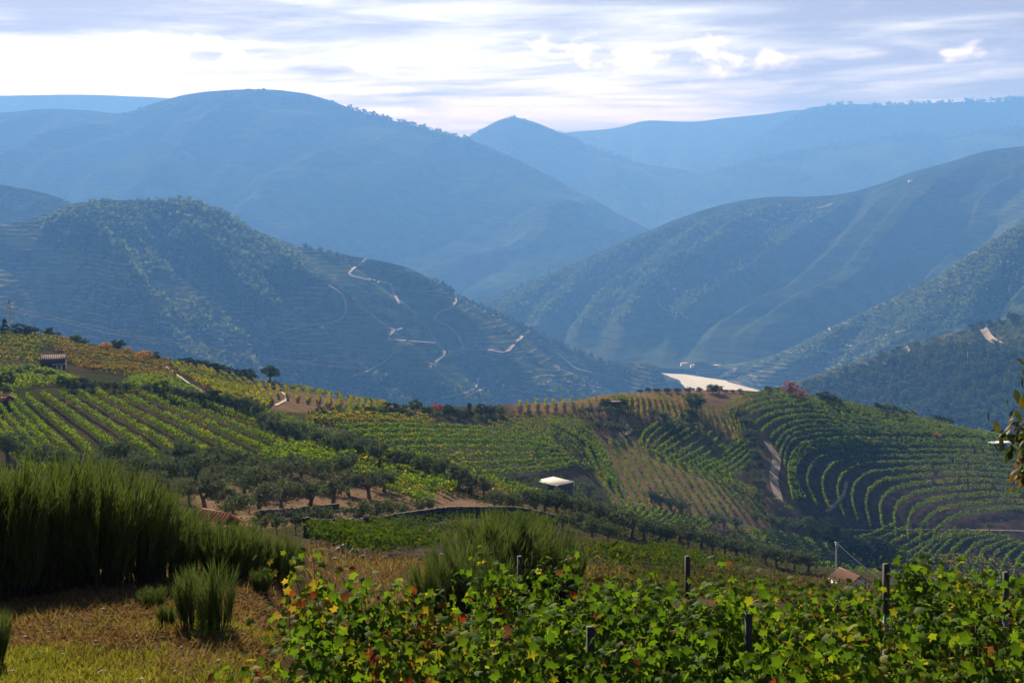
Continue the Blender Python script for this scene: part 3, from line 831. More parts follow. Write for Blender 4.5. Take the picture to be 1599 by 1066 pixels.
field('rows left of the stone hut', 'on the slope left of the stone hut', 'from the top',
      [[(-40, 522), (40, 527), (140, 540)], [(-40, 540), (20, 540), (70, 546)], [(-40, 566), (20, 566), (66, 568)]], 8, (262, 420), 'vine_yellow', 10, 0.46, 1.4, 0.05, 0, 32)
field('low vine rows below the stone hut', 'in the green plot below the stone hut', 'from the top',
      [[(-40, 574), (30, 574), (110, 590)], [(-40, 590), (20, 592), (120, 600)]], 6, (240, 360), 'vine', 12, 0.42, 1.2, 0.05, 0, 33)
field('rows fanning past the left shed', 'fanning past the left edge shed', 'from the front',
      [[(15, 612), (60, 606), (125, 596)], [(-40, 604), (10, 596), (70, 584)]], 6, (225, 320), 'vine', 12, 0.40, 1.4, 0.03, 0, 34)
field('rows in the wedge plot', 'in the wedge plot below the rusty vines', 'from the top',
      [[(200, 594), (260, 590), (268, 590)], [(190, 604), (260, 600), (290, 602)], [(180, 612), (260, 612), (315, 616)]], 9, (235, 340), 'vine', 12, 0.40, 1.3, 0.03, 0, 35)
print('vine rows', len(ROWS), 'tris', _tri[0])

# ------------------------------------------------------------------ trees
def limb(mb, p0, p1, r0, r1, r, bend=0.12, n=6, k=6):
    p0, p1 = np.asarray(p0, float), np.asarray(p1, float)
    t = np.linspace(0, 1, n)[:, None]
    L = np.linalg.norm(p1 - p0)
    b = r.normal(0, bend * L, 3)
    pts = p0 + (p1 - p0) * t + b * (t * (1 - t)) * 2
    mb.tube(pts, np.linspace(r0, r1, n), k)
    return pts

def tree_variant(kind, seed):
    """returns (trunk mesh, crown mesh), tree one metre tall"""
    r = np.random.default_rng(seed)
    tb = MB()
    if kind == 'olive':
        th, R0, zc, rx, rz, ncl, m, a, mat = 0.30, 0.055, 0.60, 0.50, 0.36, 34, 34, 0.075, 'olive'
    elif kind == 'round':
        th, R0, zc, rx, rz, ncl, m, a, mat = 0.26, 0.045, 0.58, 0.46, 0.42, 34, 34, 0.085, 'broadleaf'
    elif kind == 'dark':
        th, R0, zc, rx, rz, ncl, m, a, mat = 0.22, 0.045, 0.55, 0.52, 0.44, 34, 34, 0.09, 'dark_leaf'
    elif kind == 'gold':
        th, R0, zc, rx, rz, ncl, m, a, mat = 0.18, 0.04, 0.55, 0.52, 0.44, 30, 32, 0.085, 'autumn_gold'
    elif kind == 'red':
        th, R0, zc, rx, rz, ncl, m, a, mat = 0.20, 0.04, 0.56, 0.48, 0.42, 30, 32, 0.085, 'autumn_red'
    elif kind == 'pine':
        th, R0, zc, rx, rz, ncl, m, a, mat = 0.42, 0.035, 0.66, 0.34, 0.34, 26, 30, 0.085, 'pine'
    elif kind == 'young':
        th, R0, zc, rx, rz, ncl, m, a, mat = 0.38, 0.022, 0.66, 0.40, 0.33, 22, 30, 0.085, 'olive'
    elif kind == 'conifer':
        tb.tube([(0, 0, -0.08), (0.01, 0, 0.5), (0, 0, 0.95)], [0.035, 0.022, 0.006], 6)
        cs = []
        for i in range(46):
            z = 0.10 + 0.88 * r.random()
            rad = 0.26 * (1 - z) ** 0.8 + 0.01
            th_ = r.random() * 6.283
            d = rad * (0.5 + 0.5 * r.random())
            cs.append(np.array([math.cos(th_) * d, math.sin(th_) * d, z]) + r.normal(0, 0.022, (24, 3)) * np.array([1.2, 1.2, 0.9]))
        c_ = np.concatenate(cs)
        v, f = kites(c_, 0.05 + 0.03 * r.random(len(c_)), r)
        return tb.data('trunk', M['bark'], True), mesh_data('crown', v, f, M['dark_leaf'])
    lean = r.normal(0, 0.05, 2)
    top = np.array([lean[0], lean[1], th])
    limb(tb, (0, 0, -0.10), top, R0 * 1.35, R0 * 0.8, r, 0.06)
    nl = 5 if kind in ('olive', 'round', 'dark') else 4
    for i in range(nl):
        an = 6.283 * (i + r.random() * 0.6) / nl
        e = np.array([math.cos(an) * rx * 0.62, math.sin(an) * rx * 0.62, zc + rz * (0.1 + 0.5 * r.random())])
        p = limb(tb, top * np.array([1, 1, 0.92]), e, R0 * 0.55, R0 * 0.12, r, 0.12)
        for j in range(2):
            e2 = p[3] + r.normal(0, 0.12, 3) + np.array([0, 0, 0.10])
            limb(tb, p[3], e2, R0 * 0.28, R0 * 0.08, r, 0.1, 4, 4)
    cs = []
    for i in range(ncl):
        d = r.normal(size=3); d /= np.linalg.norm(d)
        rad = r.random() ** 0.38
        cc = np.array([d[0] * rx * rad, d[1] * rx * rad, zc + d[2] * rz * rad * (1.0 if d[2] > 0 else 0.8)])
        cr = 0.085 + 0.075 * r.random()
        g = r.normal(size=(m, 3)); g /= np.linalg.norm(g, axis=1, keepdims=True)
        cs.append(cc + g * cr * r.random((m, 1)) ** 0.4 * np.array([1.15, 1.15, 0.85]))
    c_ = np.concatenate(cs)
    v, f = kites(c_, a * (0.6 + 0.8 * r.random(len(c_))), r, 0, 0.6)
    return tb.data('trunk', M['bark'], True), mesh_data('crown', v, f, M[mat])

VAR = {k: [tree_variant(k, 100 * i + s) for s in range(n)] for i, (k, n) in enumerate([('olive', 6), ('round', 3), ('dark', 4), ('gold', 2), ('red', 2), ('pine', 4), ('young', 3), ('conifer', 2)])}

def tree_at(kind, name, x, y, z, h, r, label, cat='tree', group=None, wide=1.0):
    tr, cr = VAR[kind][r.integers(len(VAR[kind]))]
    o = add(name, None, None, (x, y, z), r.random() * 6.283, (h * wide, h * wide, h))
    tag(o, label, cat, group)
    add('trunk', tr, o)
    add('crown', cr, o)
    return o

def grove(kind, name, spots, win, describe, group, cat='tree', seed=1, wide=1.1):
    """spots: (px, py of the foot, height in px); numbered from the left"""
    r = np.random.default_rng(seed)
    spots = sorted(spots)
    for i, (px, py, hp) in enumerate(spots):
        X, Y = on_ground([px], [py], *win)
        x, y = X[0], Y[0]
        k = kind if isinstance(kind, str) else kind[r.integers(len(kind))]
        tree_at(k, name, x, y, float(ground_z(x, y)), hp * y / K * (0.95 + 0.15 * r.random()), r, describe.format(nth(i + 1)), cat, group, wide * (0.9 + 0.25 * r.random()))

grove('olive', 'olive_tree', [(12, 722, 48), (60, 735, 42), (95, 735, 38), (185, 742, 58), (215, 752, 45), (240, 775, 42), (262, 762, 48), (280, 735, 52), (295, 786, 42), (305, 752, 45), (322, 798, 60), (332, 742, 48), (350, 765, 45), (352, 798, 46), (370, 742, 42), (382, 772, 42), (392, 750, 40), (402, 780, 60), (412, 802, 50), (424, 772, 55), (442, 760, 48), (440, 796, 48), (456, 742, 42), (470, 752, 45), (482, 797, 56), (502, 764, 50), (520, 788, 52), (545, 772, 45), (576, 778, 50), (540, 748, 42), (135, 748, 44), (160, 760, 46), (600, 768, 38), (335, 775, 42), (225, 790, 46), (372, 812, 46)],
      (60, 175), '{} olive tree from the left in the grove under the sloping vineyard', 'olive trees in the grove', seed=41)
grove('young', 'young_olive_tree', [(432, 836, 36), (462, 834, 40), (490, 832, 40), (512, 830, 42), (556, 826, 42), (580, 822, 42), (612, 815, 42), (632, 812, 32), (652, 806, 28), (672, 803, 30), (408, 838, 36)],
      (70, 160), '{} slim young olive from the left along the walled track', 'young olives along the track', seed=42)
grove('olive', 'olive_tree', [(412, 676, 34), (428, 684, 38), (446, 692, 38), (470, 700, 42), (494, 704, 40), (516, 708, 36), (540, 714, 38), (562, 718, 40), (590, 726, 42), (620, 733, 42), (642, 738, 38), (662, 744, 38), (690, 752, 40), (714, 762, 40), (736, 770, 42), (756, 776, 34)],
      (140, 260), '{} olive from the left in the dark line along the spur', 'olives along the spur', seed=43)
grove(('olive', 'dark'), 'olive_tree', [(10, 606, 26), (96, 608, 20), (112, 612, 20), (128, 612, 22), (145, 613, 22), (163, 614, 22), (180, 612, 20), (198, 613, 20), (232, 616, 22), (252, 620, 24), (276, 626, 26), (292, 628, 24), (312, 632, 26), (332, 636, 28), (350, 640, 28), (368, 645, 30), (386, 650, 34), (400, 656, 32), (60, 590, 14), (30, 588, 12), (45, 582, 13), (78, 592, 14)],
      (215, 320), '{} dark bushy tree from the left along the top of the sloping field', 'trees along the top of the field', seed=44)
grove('olive', 'olive_tree', [(775, 796, 32), (795, 800, 34), (815, 798, 36), (835, 800, 38), (852, 802, 40), (870, 806, 44), (890, 812, 42), (905, 824, 36), (916, 818, 42), (940, 826, 44), (962, 832, 42), (985, 838, 40), (1006, 842, 36), (995, 866, 36), (1025, 846, 36), (1042, 852, 38), (1075, 856, 42), (1062, 848, 36), (1096, 860, 42), (1112, 864, 36), (1130, 868, 34), (1150, 872, 36), (1172, 876, 34), (1195, 882, 34), (1215, 886, 36), (1240, 890, 34), (1262, 894, 32), (925, 838, 34), (880, 826, 34), (950, 846, 32)],
      (110, 268), '{} olive from the left in the belt running down right', 'olives in the long belt', seed=45)
grove('dark', 'oak_tree', [(1292, 838, 32), (1312, 850, 34), (1334, 862, 36), (1352, 868, 42), (1370, 872, 46), (1388, 880, 44), (1405, 885, 38), (1276, 846, 28), (1360, 850, 34)],
      (262, 400), '{} dark oak from the left in the thicket above the tiled house', 'dark oaks in the thicket', seed=46)
grove('olive', 'olive_tree', [(1030, 792, 24), (1048, 796, 26), (1066, 802, 24), (1018, 784, 22), (1112, 818, 20), (1130, 824, 22), (1150, 826, 20), (1180, 814, 18), (1205, 822, 20), (1225, 828, 22), (1245, 832, 24), (1262, 824, 22), (935, 790, 18), (920, 772, 18), (1168, 690, 22), (1174, 704, 22), (1178, 720, 24), (1172, 738, 22), (1182, 752, 22), (1186, 768, 22), (1164, 668, 20), (1158, 655, 18), (1184, 784, 20), (1440, 826, 12), (1545, 828, 14)],
      FARW, '{} grey-green tree from the left scattered across the striped slope', 'trees scattered across the striped slope', seed=47)
grove(('dark', 'round', 'olive'), 'shrub_tree', [(500, 652, 16), (520, 652, 18), (535, 652, 16), (556, 652, 20), (575, 653, 18), (592, 652, 18), (610, 650, 22), (628, 650, 20), (665, 652, 18), (700, 652, 18), (715, 654, 16), (752, 652, 22), (765, 650, 18), (780, 650, 18), (640, 655, 16), (685, 655, 14), (725, 658, 14)],
      (262, 420), '{} hedge tree from the left along the saddle hedge', 'trees along the saddle hedge', seed=48)
r_ = np.random.default_rng(50)
def single(kind, name, px, py, hp, win, label, cat='tree', wide=1.0):
    X, Y = on_ground([px], [py], *win)
    return tree_at(kind, name, X[0], Y[0], float(ground_z(X[0], Y[0])), hp * Y[0] / K, r_, label, cat, None, wide)
single('gold', 'autumn_tree', 163, 550, 17, FARW, 'golden tree beside the dark round tree on the left ridge', wide=1.2)
single('gold', 'autumn_tree', 199, 553, 12, FARW, 'small golden bush right of the dark round ridge tree', wide=1.2)
single('gold', 'autumn_tree', 226, 564, 19, FARW, 'larger golden tree at the end of the left ridge', wide=1.3)
single('dark', 'round_tree', 183, 549, 20, FARW, 'dark round tree between the golden trees on the ridge', wide=1.2)
single('dark', 'round_tree', 243, 564, 15, FARW, 'small dark tree touching the larger golden tree')
single('dark', 'broad_tree', 30, 526, 20, FARW, 'broad dark tree clump on the far left skyline', wide=1.6)
single('dark', 'broad_tree', 48, 527, 18, FARW, 'dark tree right of the broad skyline clump', wide=1.5)
single('conifer', 'conifer_tree', 7, 522, 24, FARW, 'pointed green conifer under the power pylon', wide=1.5)
single('dark', 'broad_tree', 76, 529, 17, FARW, 'dark skyline tree with thin top above the stone hut', wide=1.3)
single('round', 'green_tree', 90, 530, 13, FARW, 'small bright tree beside the thin skyline tree')
single('round', 'green_tree', 118, 537, 16, FARW, 'bright green skyline bush left of the golden trees', wide=1.3)
single('round', 'green_tree', 132, 540, 12, FARW, 'low bright bush next to the green skyline bush', wide=1.3)
grove('dark', 'ridge_tree', [(282, 572, 12), (294, 574, 15), (306, 577, 14), (318, 580, 16), (330, 583, 17), (342, 586, 16), (354, 589, 17), (368, 592, 16), (382, 594, 20), (392, 596, 16)], FARW, '{} dark tree from the left on the ridge behind the golden rows', 'dark trees behind the left ridge', seed=51, wide=1.35)
single('pine', 'pine_tree', 422, 602, 30, FARW, 'lone umbrella pine on the left ridge skyline', wide=1.35)
single('round', 'green_tree', 577, 632, 12, FARW, 'small pale tree at the low end of the left ridge')
single('round', 'green_tree', 648, 646, 24, FARW, 'round olive-brown tree left of the red saddle tree', wide=1.1)
single('red', 'red_tree', 683, 646, 17, FARW, 'red tree in the saddle hedge', wide=1.2)
single('round', 'green_tree', 670, 648, 15, FARW, 'yellow-green bush between the round and the red saddle trees', wide=1.1)
single('round', 'green_tree', 700, 646, 14, FARW, 'bright green bush right of the red saddle tree', wide=1.3)
single('conifer', 'conifer_tree', 733, 655, 26, FARW, 'dark pointed conifer standing alone in the saddle', wide=1.35)
single('round', 'green_tree', 1086, 645, 34, FARW, 'big bushy green tree on the promontory top', wide=1.1)
single('dark', 'dark_tree', 1078, 664, 26, FARW, 'dark tree directly below the big bushy promontory tree', wide=1.1)
single('dark', 'dark_tree', 945, 638, 17, FARW, 'dark tree on the left of the promontory hut', wide=1.2)
single('round', 'green_tree', 972, 636, 17, FARW, 'green tree on the right of the promontory hut', wide=1.2)
grove('olive', 'olive_tree', [(905, 648, 12), (920, 648, 14), (935, 647, 13), (948, 648, 14), (842, 648, 8), (826, 648, 8), (1020, 652, 16), (1036, 658, 16), (935, 672, 18), (955, 674, 18), (975, 678, 14)], FARW, '{} low olive from the left around the promontory hut', 'olives around the promontory hut', seed=52, wide=1.3)
grove('dark', 'skyline_tree', [(1000, 612, 6), (1012, 612, 7), (1026, 613, 7), (1042, 613, 8), (1058, 613, 8), (1076, 613, 10), (1092, 613, 9), (1112, 614, 13), (1122, 614, 12), (1133, 613, 5), (1144, 613, 5), (1156, 613, 6), (1200, 614, 11), (1215, 614, 9), (1285, 626, 14), (1300, 629, 12)], FARW, '{} dark skyline tree from the left along the promontory edge', 'trees along the promontory edge', seed=53, wide=1.5)
single('red', 'red_tree', 1234, 620, 26, FARW, 'tall russet red tree on the promontory skyline', wide=1.0)
single('red', 'red_tree', 1252, 624, 16, FARW, 'smaller russet tree right of the tall red one', wide=1.3)
single('round', 'green_tree', 1310, 634, 14, FARW, 'brownish bush right of the russet trees', wide=1.3)
grove(('dark', 'round'), 'bush', [(1370, 641, 12), (1384, 643, 13), (1398, 645, 12), (1412, 648, 10), (1426, 651, 9), (1462, 658, 12), (1480, 660, 12)], FARW, '{} bush from the left on the right promontory crest', 'bushes on the promontory crest', 'bush', seed=54, wide=1.6)
single('gold', 'dry_bush', 1462, 685, 11, FARW, 'dry orange bush among the sweeping terraces', 'bush', wide=1.3)
single('round', 'green_tree', 920, 742, 16, FARW, 'bright lime bush on the striped slope above the shed', wide=1.1)

# low scrub on banks and rough ground that no one could count
def scrub_patch(name, poly, n, win, mat, a, h, label, seed, spread=0.7):
    r = np.random.default_rng(seed)
    p = np.array(poly, float)
    q = []
    while len(q) < n:
        c_ = p.min(0) + r.random(2) * (p.max(0) - p.min(0))
        if inpoly(c_[0], c_[1], poly): q.append(c_)
    q = np.array(q)
    X, Y = on_ground(q[:, 0], q[:, 1], *win)
    m = 14
    rad = h * (0.5 + 0.9 * r.random(len(X)))
    c_ = np.stack([X, Y, ground_z(X, Y)], 1)[:, None] + np.abs(r.normal(0, 0.45, (len(X), m, 3))) * np.sign(r.normal(size=(len(X), m, 3)) + np.array([0, 0, 9])) * rad[:, None, None] * np.array([1.2, 1.2, 0.8])
    v, f = kites(c_.reshape(-1, 3), a * (0.6 + 0.8 * r.random(len(X) * m)), r)
    tag(add(name, mesh_data(name, v, f, M[mat])), label, 'scrub', kind='stuff')
scrub_patch('scrub_undergrowth', [(60, 730), (300, 730), (560, 770), (700, 800), (560, 830), (330, 835), (150, 790)], 700, (60, 170), 'scrub', 0.13, 0.38, 'dry scrub and weeds under the olive grove', 61)
scrub_patch('scrub_undergrowth', [(380, 655), (480, 690), (760, 770), (900, 800), (1100, 850), (1300, 890), (1300, 905), (1000, 850), (760, 790), (560, 730), (420, 700)], 1100, (130, 275), 'scrub', 0.24, 0.7, 'dark scrub along the spur crest under the olives', 62)
scrub_patch('scrub_undergrowth', [(880, 830), (1100, 855), (1350, 890), (1350, 920), (1150, 915), (900, 890)], 800, (60, 262), 'scrub', 0.16, 0.6, 'mixed scrub on the slope behind the near vines', 63)
scrub_patch('scrub_undergrowth', [(960, 795), (1120, 835), (1300, 870), (1420, 880), (1400, 900), (1200, 860), (980, 815)], 500, (262, 430), 'scrub', 0.4, 0.8, 'scrub in the gully below the striped slope', 64)
scrub_patch('scrub_undergrowth', [(90, 600), (200, 600), (420, 645), (420, 665), (240, 622), (95, 615)], 350, (215, 310), 'scrub', 0.36, 0.8, 'scrub hedge along the top of the sloping field', 65)
scrub_patch('scrub_undergrowth', [(480, 645), (640, 640), (790, 643), (900, 646), (900, 655), (640, 662), (490, 655)], 450, (262, 420), 'scrub', 0.4, 0.8, 'low hedge scrub across the saddle', 66)
scrub_patch('scrub_undergrowth', [(930, 880), (1100, 885), (1300, 892), (1500, 905), (1640, 930), (1640, 960), (1300, 945), (900, 925)], 1500, (26, 180), 'scrub', 0.10, 0.38, 'dark low bushes on the slope directly behind the near vines', 60)
scrub_patch('scrub_undergrowth', [(900, 645), (1000, 650), (1020, 690), (960, 700), (905, 672)], 260, FARW, 'scrub', 0.4, 0.7, 'green scrub between the promontory hut and the striped slope', 69)
scrub_patch('scrub_undergrowth', [(700, 752), (860, 742), (915, 750), (960, 800), (900, 790), (780, 775)], 420, (262, 345), 'broadleaf', 0.34, 0.8, 'low green growth round the pale roofed shed', 70)
scrub_patch('scrub_undergrowth', [(1148, 640), (1172, 650), (1192, 700), (1192, 800), (1178, 800), (1162, 720)], 260, FARW, 'scrub', 0.45, 0.8, 'bushes along the track beside the right bowl', 67)
scrub_patch('scrub_undergrowth', [(1200, 700), (1330, 770), (1450, 850), (1640, 850), (1640, 920), (1400, 870), (1230, 800)], 500, FARW, 'scrub', 0.36, 0.45, 'dry tufts on the terrace banks of the right bowl', 68)

# tracks
def ribbon(pts3, width):
    p = np.asarray(pts3, float)
    t = np.gradient(p[:, :2], axis=0); t /= np.linalg.norm(t, axis=1, keepdims=True) + 1e-9
    nrm = np.stack([-t[:, 1], t[:, 0]], 1)
    w = np.asarray(width) * 0.5 * np.ones(len(p))
    k = np.linspace(-1, 1, 5)
    xy = p[:, None, :2] + nrm[:, None] * (w[:, None] * k[None])[..., None]
    return p, xy, k
def ground_track(name, px, width, win):
    q = resample(smooth_poly(px, 60), 90)
    X, Y = on_ground(q[:, 0], q[:, 1], *win)
    ker = np.ones(9) / 9
    X = np.convolve(np.pad(X, 4, mode='edge'), ker, 'valid'); Y = np.convolve(np.pad(Y, 4, mode='edge'), ker, 'valid')
    p, xy, k = ribbon(np.stack([X, Y, X * 0], 1), width)
    z = ground_z(xy[..., 0], xy[..., 1]) + (0.10 if win[0] < 200 else 0.2)
    v = np.concatenate([xy, z[..., None]], -1).reshape(-1, 3)
    n, m = len(p), len(k)
    ix = np.arange(n * m).reshape(n, m)
    f = np.stack([ix[:-1, :-1], ix[:-1, 1:], ix[1:, 1:], ix[1:, :-1]], -1).reshape(-1, 4)
    tag(add(name, mesh_data(name, v, f, M['track'], True)), kind='structure')
ground_track('dirt_track', [(560, 822), (620, 808), (700, 797), (780, 797), (840, 803), (870, 815)], 2.6, (90, 170))
ground_track('dirt_track', [(1196, 688), (1204, 700), (1213, 718), (1208, 745), (1217, 782)], 3.0, FARW)
ground_track('dirt_track', [(975, 662), (985, 672), (970, 680), (985, 692)], 1.8, FARW)
ground_track('dirt_track', [(1290, 800), (1318, 770), (1322, 752)], 1.1, FARW)
ground_track('dirt_track', [(258, 572), (285, 592), (320, 615)], 0.9, FARW)
ground_track('dirt_track', [(430, 634), (448, 622), (440, 612)], 0.7, FARW)
ground_track('dirt_track', [(1330, 828), (1450, 827), (1640, 830)], 0.45, FARW)

def hill_track(hill, px, width):
    q = resample(smooth_poly(px, 120), 160)
    p3 = hill.pick(q[:, 0], q[:, 1])
    keep = np.concatenate([[True], np.linalg.norm(np.diff(p3[:, :2], axis=0), axis=1) < 60])
    p3 = p3[keep]
    ker = np.ones(7) / 7
    X, Y = [np.convolve(np.pad(p3[:, i], 3, mode='edge'), ker, 'valid') for i in range(2)]
    p, xy, k = ribbon(np.stack([X, Y, 0 * X], 1), width)
    z = hill.z_at(xy[..., 0], xy[..., 1])
    z = np.maximum(z, z.mean(1, keepdims=True)) + 1.5
    v = np.concatenate([xy, z[..., None]], -1).reshape(-1, 3)
    n, m = len(p), len(k)
    ix = np.arange(n * m).reshape(n, m)
    f = np.stack([ix[:-1, :-1], ix[:-1, 1:], ix[1:, 1:], ix[1:, :-1]], -1).reshape(-1, 4)
    tag(add('hill_track', mesh_data('hill_track', v, f, M['hill_track'])), kind='structure')
for px in [[(575, 402), (560, 415), (545, 428), (566, 436), (592, 441), (611, 446), (616, 462), (624, 476)],
           [(690, 448), (708, 456), (712, 472), (700, 484), (684, 490), (678, 499), (700, 510), (718, 530), (724, 546), (700, 552), (680, 566), (668, 578)],
           [(724, 546), (760, 545), (790, 550), (806, 535), (822, 522), (832, 509)], [(512, 445), (535, 462), (541, 480), (532, 500), (500, 508), (470, 512), (430, 522)],
           [(628, 513), (612, 520), (606, 529), (640, 533), (680, 537)], [(618, 548), (600, 565), (575, 580), (540, 592)], [(748, 588), (742, 606), (720, 616), (692, 622), (660, 631)], [(765, 604), (745, 612), (724, 622)],
           [(870, 552), (905, 578), (945, 586), (952, 573), (938, 563)], [(860, 585), (900, 600), (940, 607)], [(420, 560), (470, 566), (520, 560)]]:
    hill_track(H1, px, 6.0)
for px in [[(1028, 462), (1030, 478), (1060, 490), (1075, 500)], [(1012, 428), (1030, 440)], [(1115, 572), (1150, 578), (1200, 586)], [(1225, 333), (1290, 322), (1300, 318)]]:
    hill_track(H6, px, 7.5)
for px in [[(1294, 508), (1296, 525), (1302, 537), (1330, 541)], [(1420, 470), (1450, 462), (1500, 442)], [(1340, 540), (1380, 525), (1420, 515)], [(1585, 400), (1590, 415)]]:
    hill_track(H7, px, 6.0)
for px in [[(1535, 515), (1545, 530), (1565, 545), (1572, 556)], [(1412, 545), (1418, 556)], [(1575, 570), (1590, 600)]]:
    hill_track(H8, px, 9.0)

# ------------------------------------------------------------------ woods
def poly_points(poly, n, r):
    p = np.array(poly, float); q = []
    while len(q) < n:
        c_ = p.min(0) + r.random((4 * n, 2)) * (p.max(0) - p.min(0))
        q += list(c_[inpoly(c_[:, 0], c_[:, 1], poly)])
    return np.array(q[:n])
def woodland(hill, name, poly, n, h, mat, label, seed, m=7):
    r = np.random.default_rng(seed)
    q = poly_points(poly, n, r)
    P3 = hill.pick(q[:, 0], q[:, 1])
    rad = h * SH * (0.6 + 0.8 * r.random(n)) * 0.5
    g = r.normal(size=(n, m, 3)); g /= np.linalg.norm(g, axis=2, keepdims=True)
    c_ = P3[:, None] + np.array([0, 0, 1]) * rad[:, None, None] * 0.7 + g * rad[:, None, None] * r.random((n, m, 1)) ** 0.4
    v, f = kites(c_.reshape(-1, 3), np.repeat(rad, m) * 1.1, r, 0, 0.9)
    tag(add(name, mesh_data(name, v, f, M[mat])), label, 'woodland', kind='stuff')
woodland(H1, 'woodland', [(60, 345), (160, 316), (290, 314), (340, 330), (420, 375), (500, 440), (480, 450), (440, 470), (420, 500), (380, 480), (300, 430), (240, 440), (200, 440), (210, 410), (60, 380)], 2200, 8.5, 'broadleaf', 'scattered woodland over the top of the terraced hill', 71)
woodland(H1, 'woodland', [(100, 430), (200, 440), (420, 500), (500, 560), (700, 600), (900, 590), (1000, 600), (600, 640), (200, 560)], 900, 6.5, 'broadleaf', 'loose trees in the gullies of the terraced hill', 72)
woodland(H1, 'woodland', [(470, 384), (690, 444), (860, 528), (1010, 590), (860, 538), (690, 456), (480, 394)], 260, 6, 'dark_leaf', 'thin line of trees along the falling crest', 73)
woodland(H6, 'woodland', [(760, 466), (1010, 364), (1200, 312), (1300, 330), (1200, 400), (1050, 500), (900, 510), (780, 490)], 1500, 9, 'broadleaf', 'woods on the river slope', 74)
woodland(H7, 'woodland', [(1200, 562), (1400, 466), (1599, 350), (1640, 420), (1480, 520), (1300, 580)], 1500, 7, 'broadleaf', 'olive and scrub dots on the sunlit spurs', 75)
woodland(H2, 'woodland', [(190, 180), (390, 141), (520, 161), (730, 219), (860, 278), (720, 226), (520, 170), (390, 147), (200, 186)], 500, 16, 'dark_leaf', 'trees along the crest of the great hill', 76)
woodland(H4b, 'woodland', [(1210, 199), (1290, 166), (1440, 163), (1640, 150), (1640, 156), (1440, 168), (1300, 172), (1210, 206)], 240, 24, 'dark_leaf', 'trees along the distant right skyline', 77)
woodland(H5, 'woodland', [(1120, 266), (1260, 233), (1410, 208), (1640, 198), (1640, 206), (1410, 216), (1260, 240), (1120, 272)], 240, 18, 'dark_leaf', 'trees along the middle distance crest', 78)
woodland(H3, 'woodland', [(732, 215), (800, 184), (880, 211), (1000, 255), (880, 216), (800, 189), (740, 220)], 200, 16, 'dark_leaf', 'trees along the crest of the conical hill', 79)

# the pines on the wooded hill, one by one
r_ = np.random.default_rng(80)
def small_tree(seed):
    r = np.random.default_rng(seed)
    tb = MB()
    tb.tube([(0, 0, -0.1), (0.02, 0, 0.35), (0, 0.02, 0.7)], [0.035, 0.028, 0.012], 5)
    cs = []
    for i in range(11):
        d = r.normal(size=3); d /= np.linalg.norm(d)
        rad = r.random() ** 0.4
        cc = np.array([d[0] * 0.36 * rad, d[1] * 0.36 * rad, 0.62 + d[2] * 0.34 * rad])
        g = r.normal(size=(30, 3)); g /= np.linalg.norm(g, axis=1, keepdims=True)
        cs.append(cc + g * 0.17 * r.random((30, 1)) ** 0.35)
    c_ = np.concatenate(cs)
    v, f = kites(c_, 0.13 * (0.6 + 0.8 * r.random(len(c_))), r, 0, 0.7)
    tv = np.concatenate(tb.v)
    fs = [np.concatenate(tb.q), f + len(tv)]
    mi = [0] * len(fs[0]) + [1] * len(f)
    return mesh_data('pine_tree', np.concatenate([tv, v]), fs, [M['bark'], M['pine']], midx=mi)
ST = [small_tree(900 + i) for i in range(6)]
wp = [(1215, 612), (1300, 586), (1380, 562), (1440, 545), (1500, 540), (1560, 545), (1599, 560), (1640, 570), (1640, 700), (1560, 668), (1450, 650), (1340, 636), (1250, 622)]
q = []
cand = poly_points(wp, 4000, r_)
for c_ in cand:
    if all((c_[0] - d[0]) ** 2 + ((c_[1] - d[1]) * 1.5) ** 2 > 12.0 ** 2 for d in q):
        q.append(c_)
    if len(q) >= 300: break
q = np.array(q)
P3 = H8.pick(q[:, 0], q[:, 1] + 6)
for p in P3:
    h = 16.0 * (0.7 + 0.55 * r_.random())
    o = add('pine_tree', ST[r_.integers(6)], None, p, r_.random() * 6.28, (h * 1.05, h * 1.05, h))
    tag(o, 'hazy green pine in the dense wood on the right hillside', 'pine tree', 'pines of the right hillside wood')
woodland(H8, 'wood_understory', wp, 700, 4, 'dark_leaf', 'lower trees and scrub between the hillside pines', 81)
woodland(H8, 'hill_scrub', [(1250, 596), (1480, 522), (1640, 482), (1640, 545), (1500, 538), (1380, 560), (1260, 602)], 260, 2.2, 'scrub', 'low scrub over the open top of the wooded hill', 82)
for i, (px, py, h) in enumerate([(1377, 556, 10), (1517, 508, 9), (1531, 509, 9), (1545, 507, 9), (1562, 505, 8), (1579, 500, 15), (1395, 552, 8), (1404, 549, 11), (1432, 540, 8)]):
    p = H8.pick([px], [py])[0]
    hh = h * p[1] / K
    tree_at('dark', 'crest_tree', p[0], p[1], p[2] - 0.6, hh, r_, f'{nth(i + 1)} dark tree along the bare crest above the pine wood', 'tree', 'trees on the wooded hill crest', 1.2)

print('PINES', [(round(p[0]/p[1]*K+CX), round(HY-p[2]/p[1]*K), round(p[1])) for p in P3[:6]])
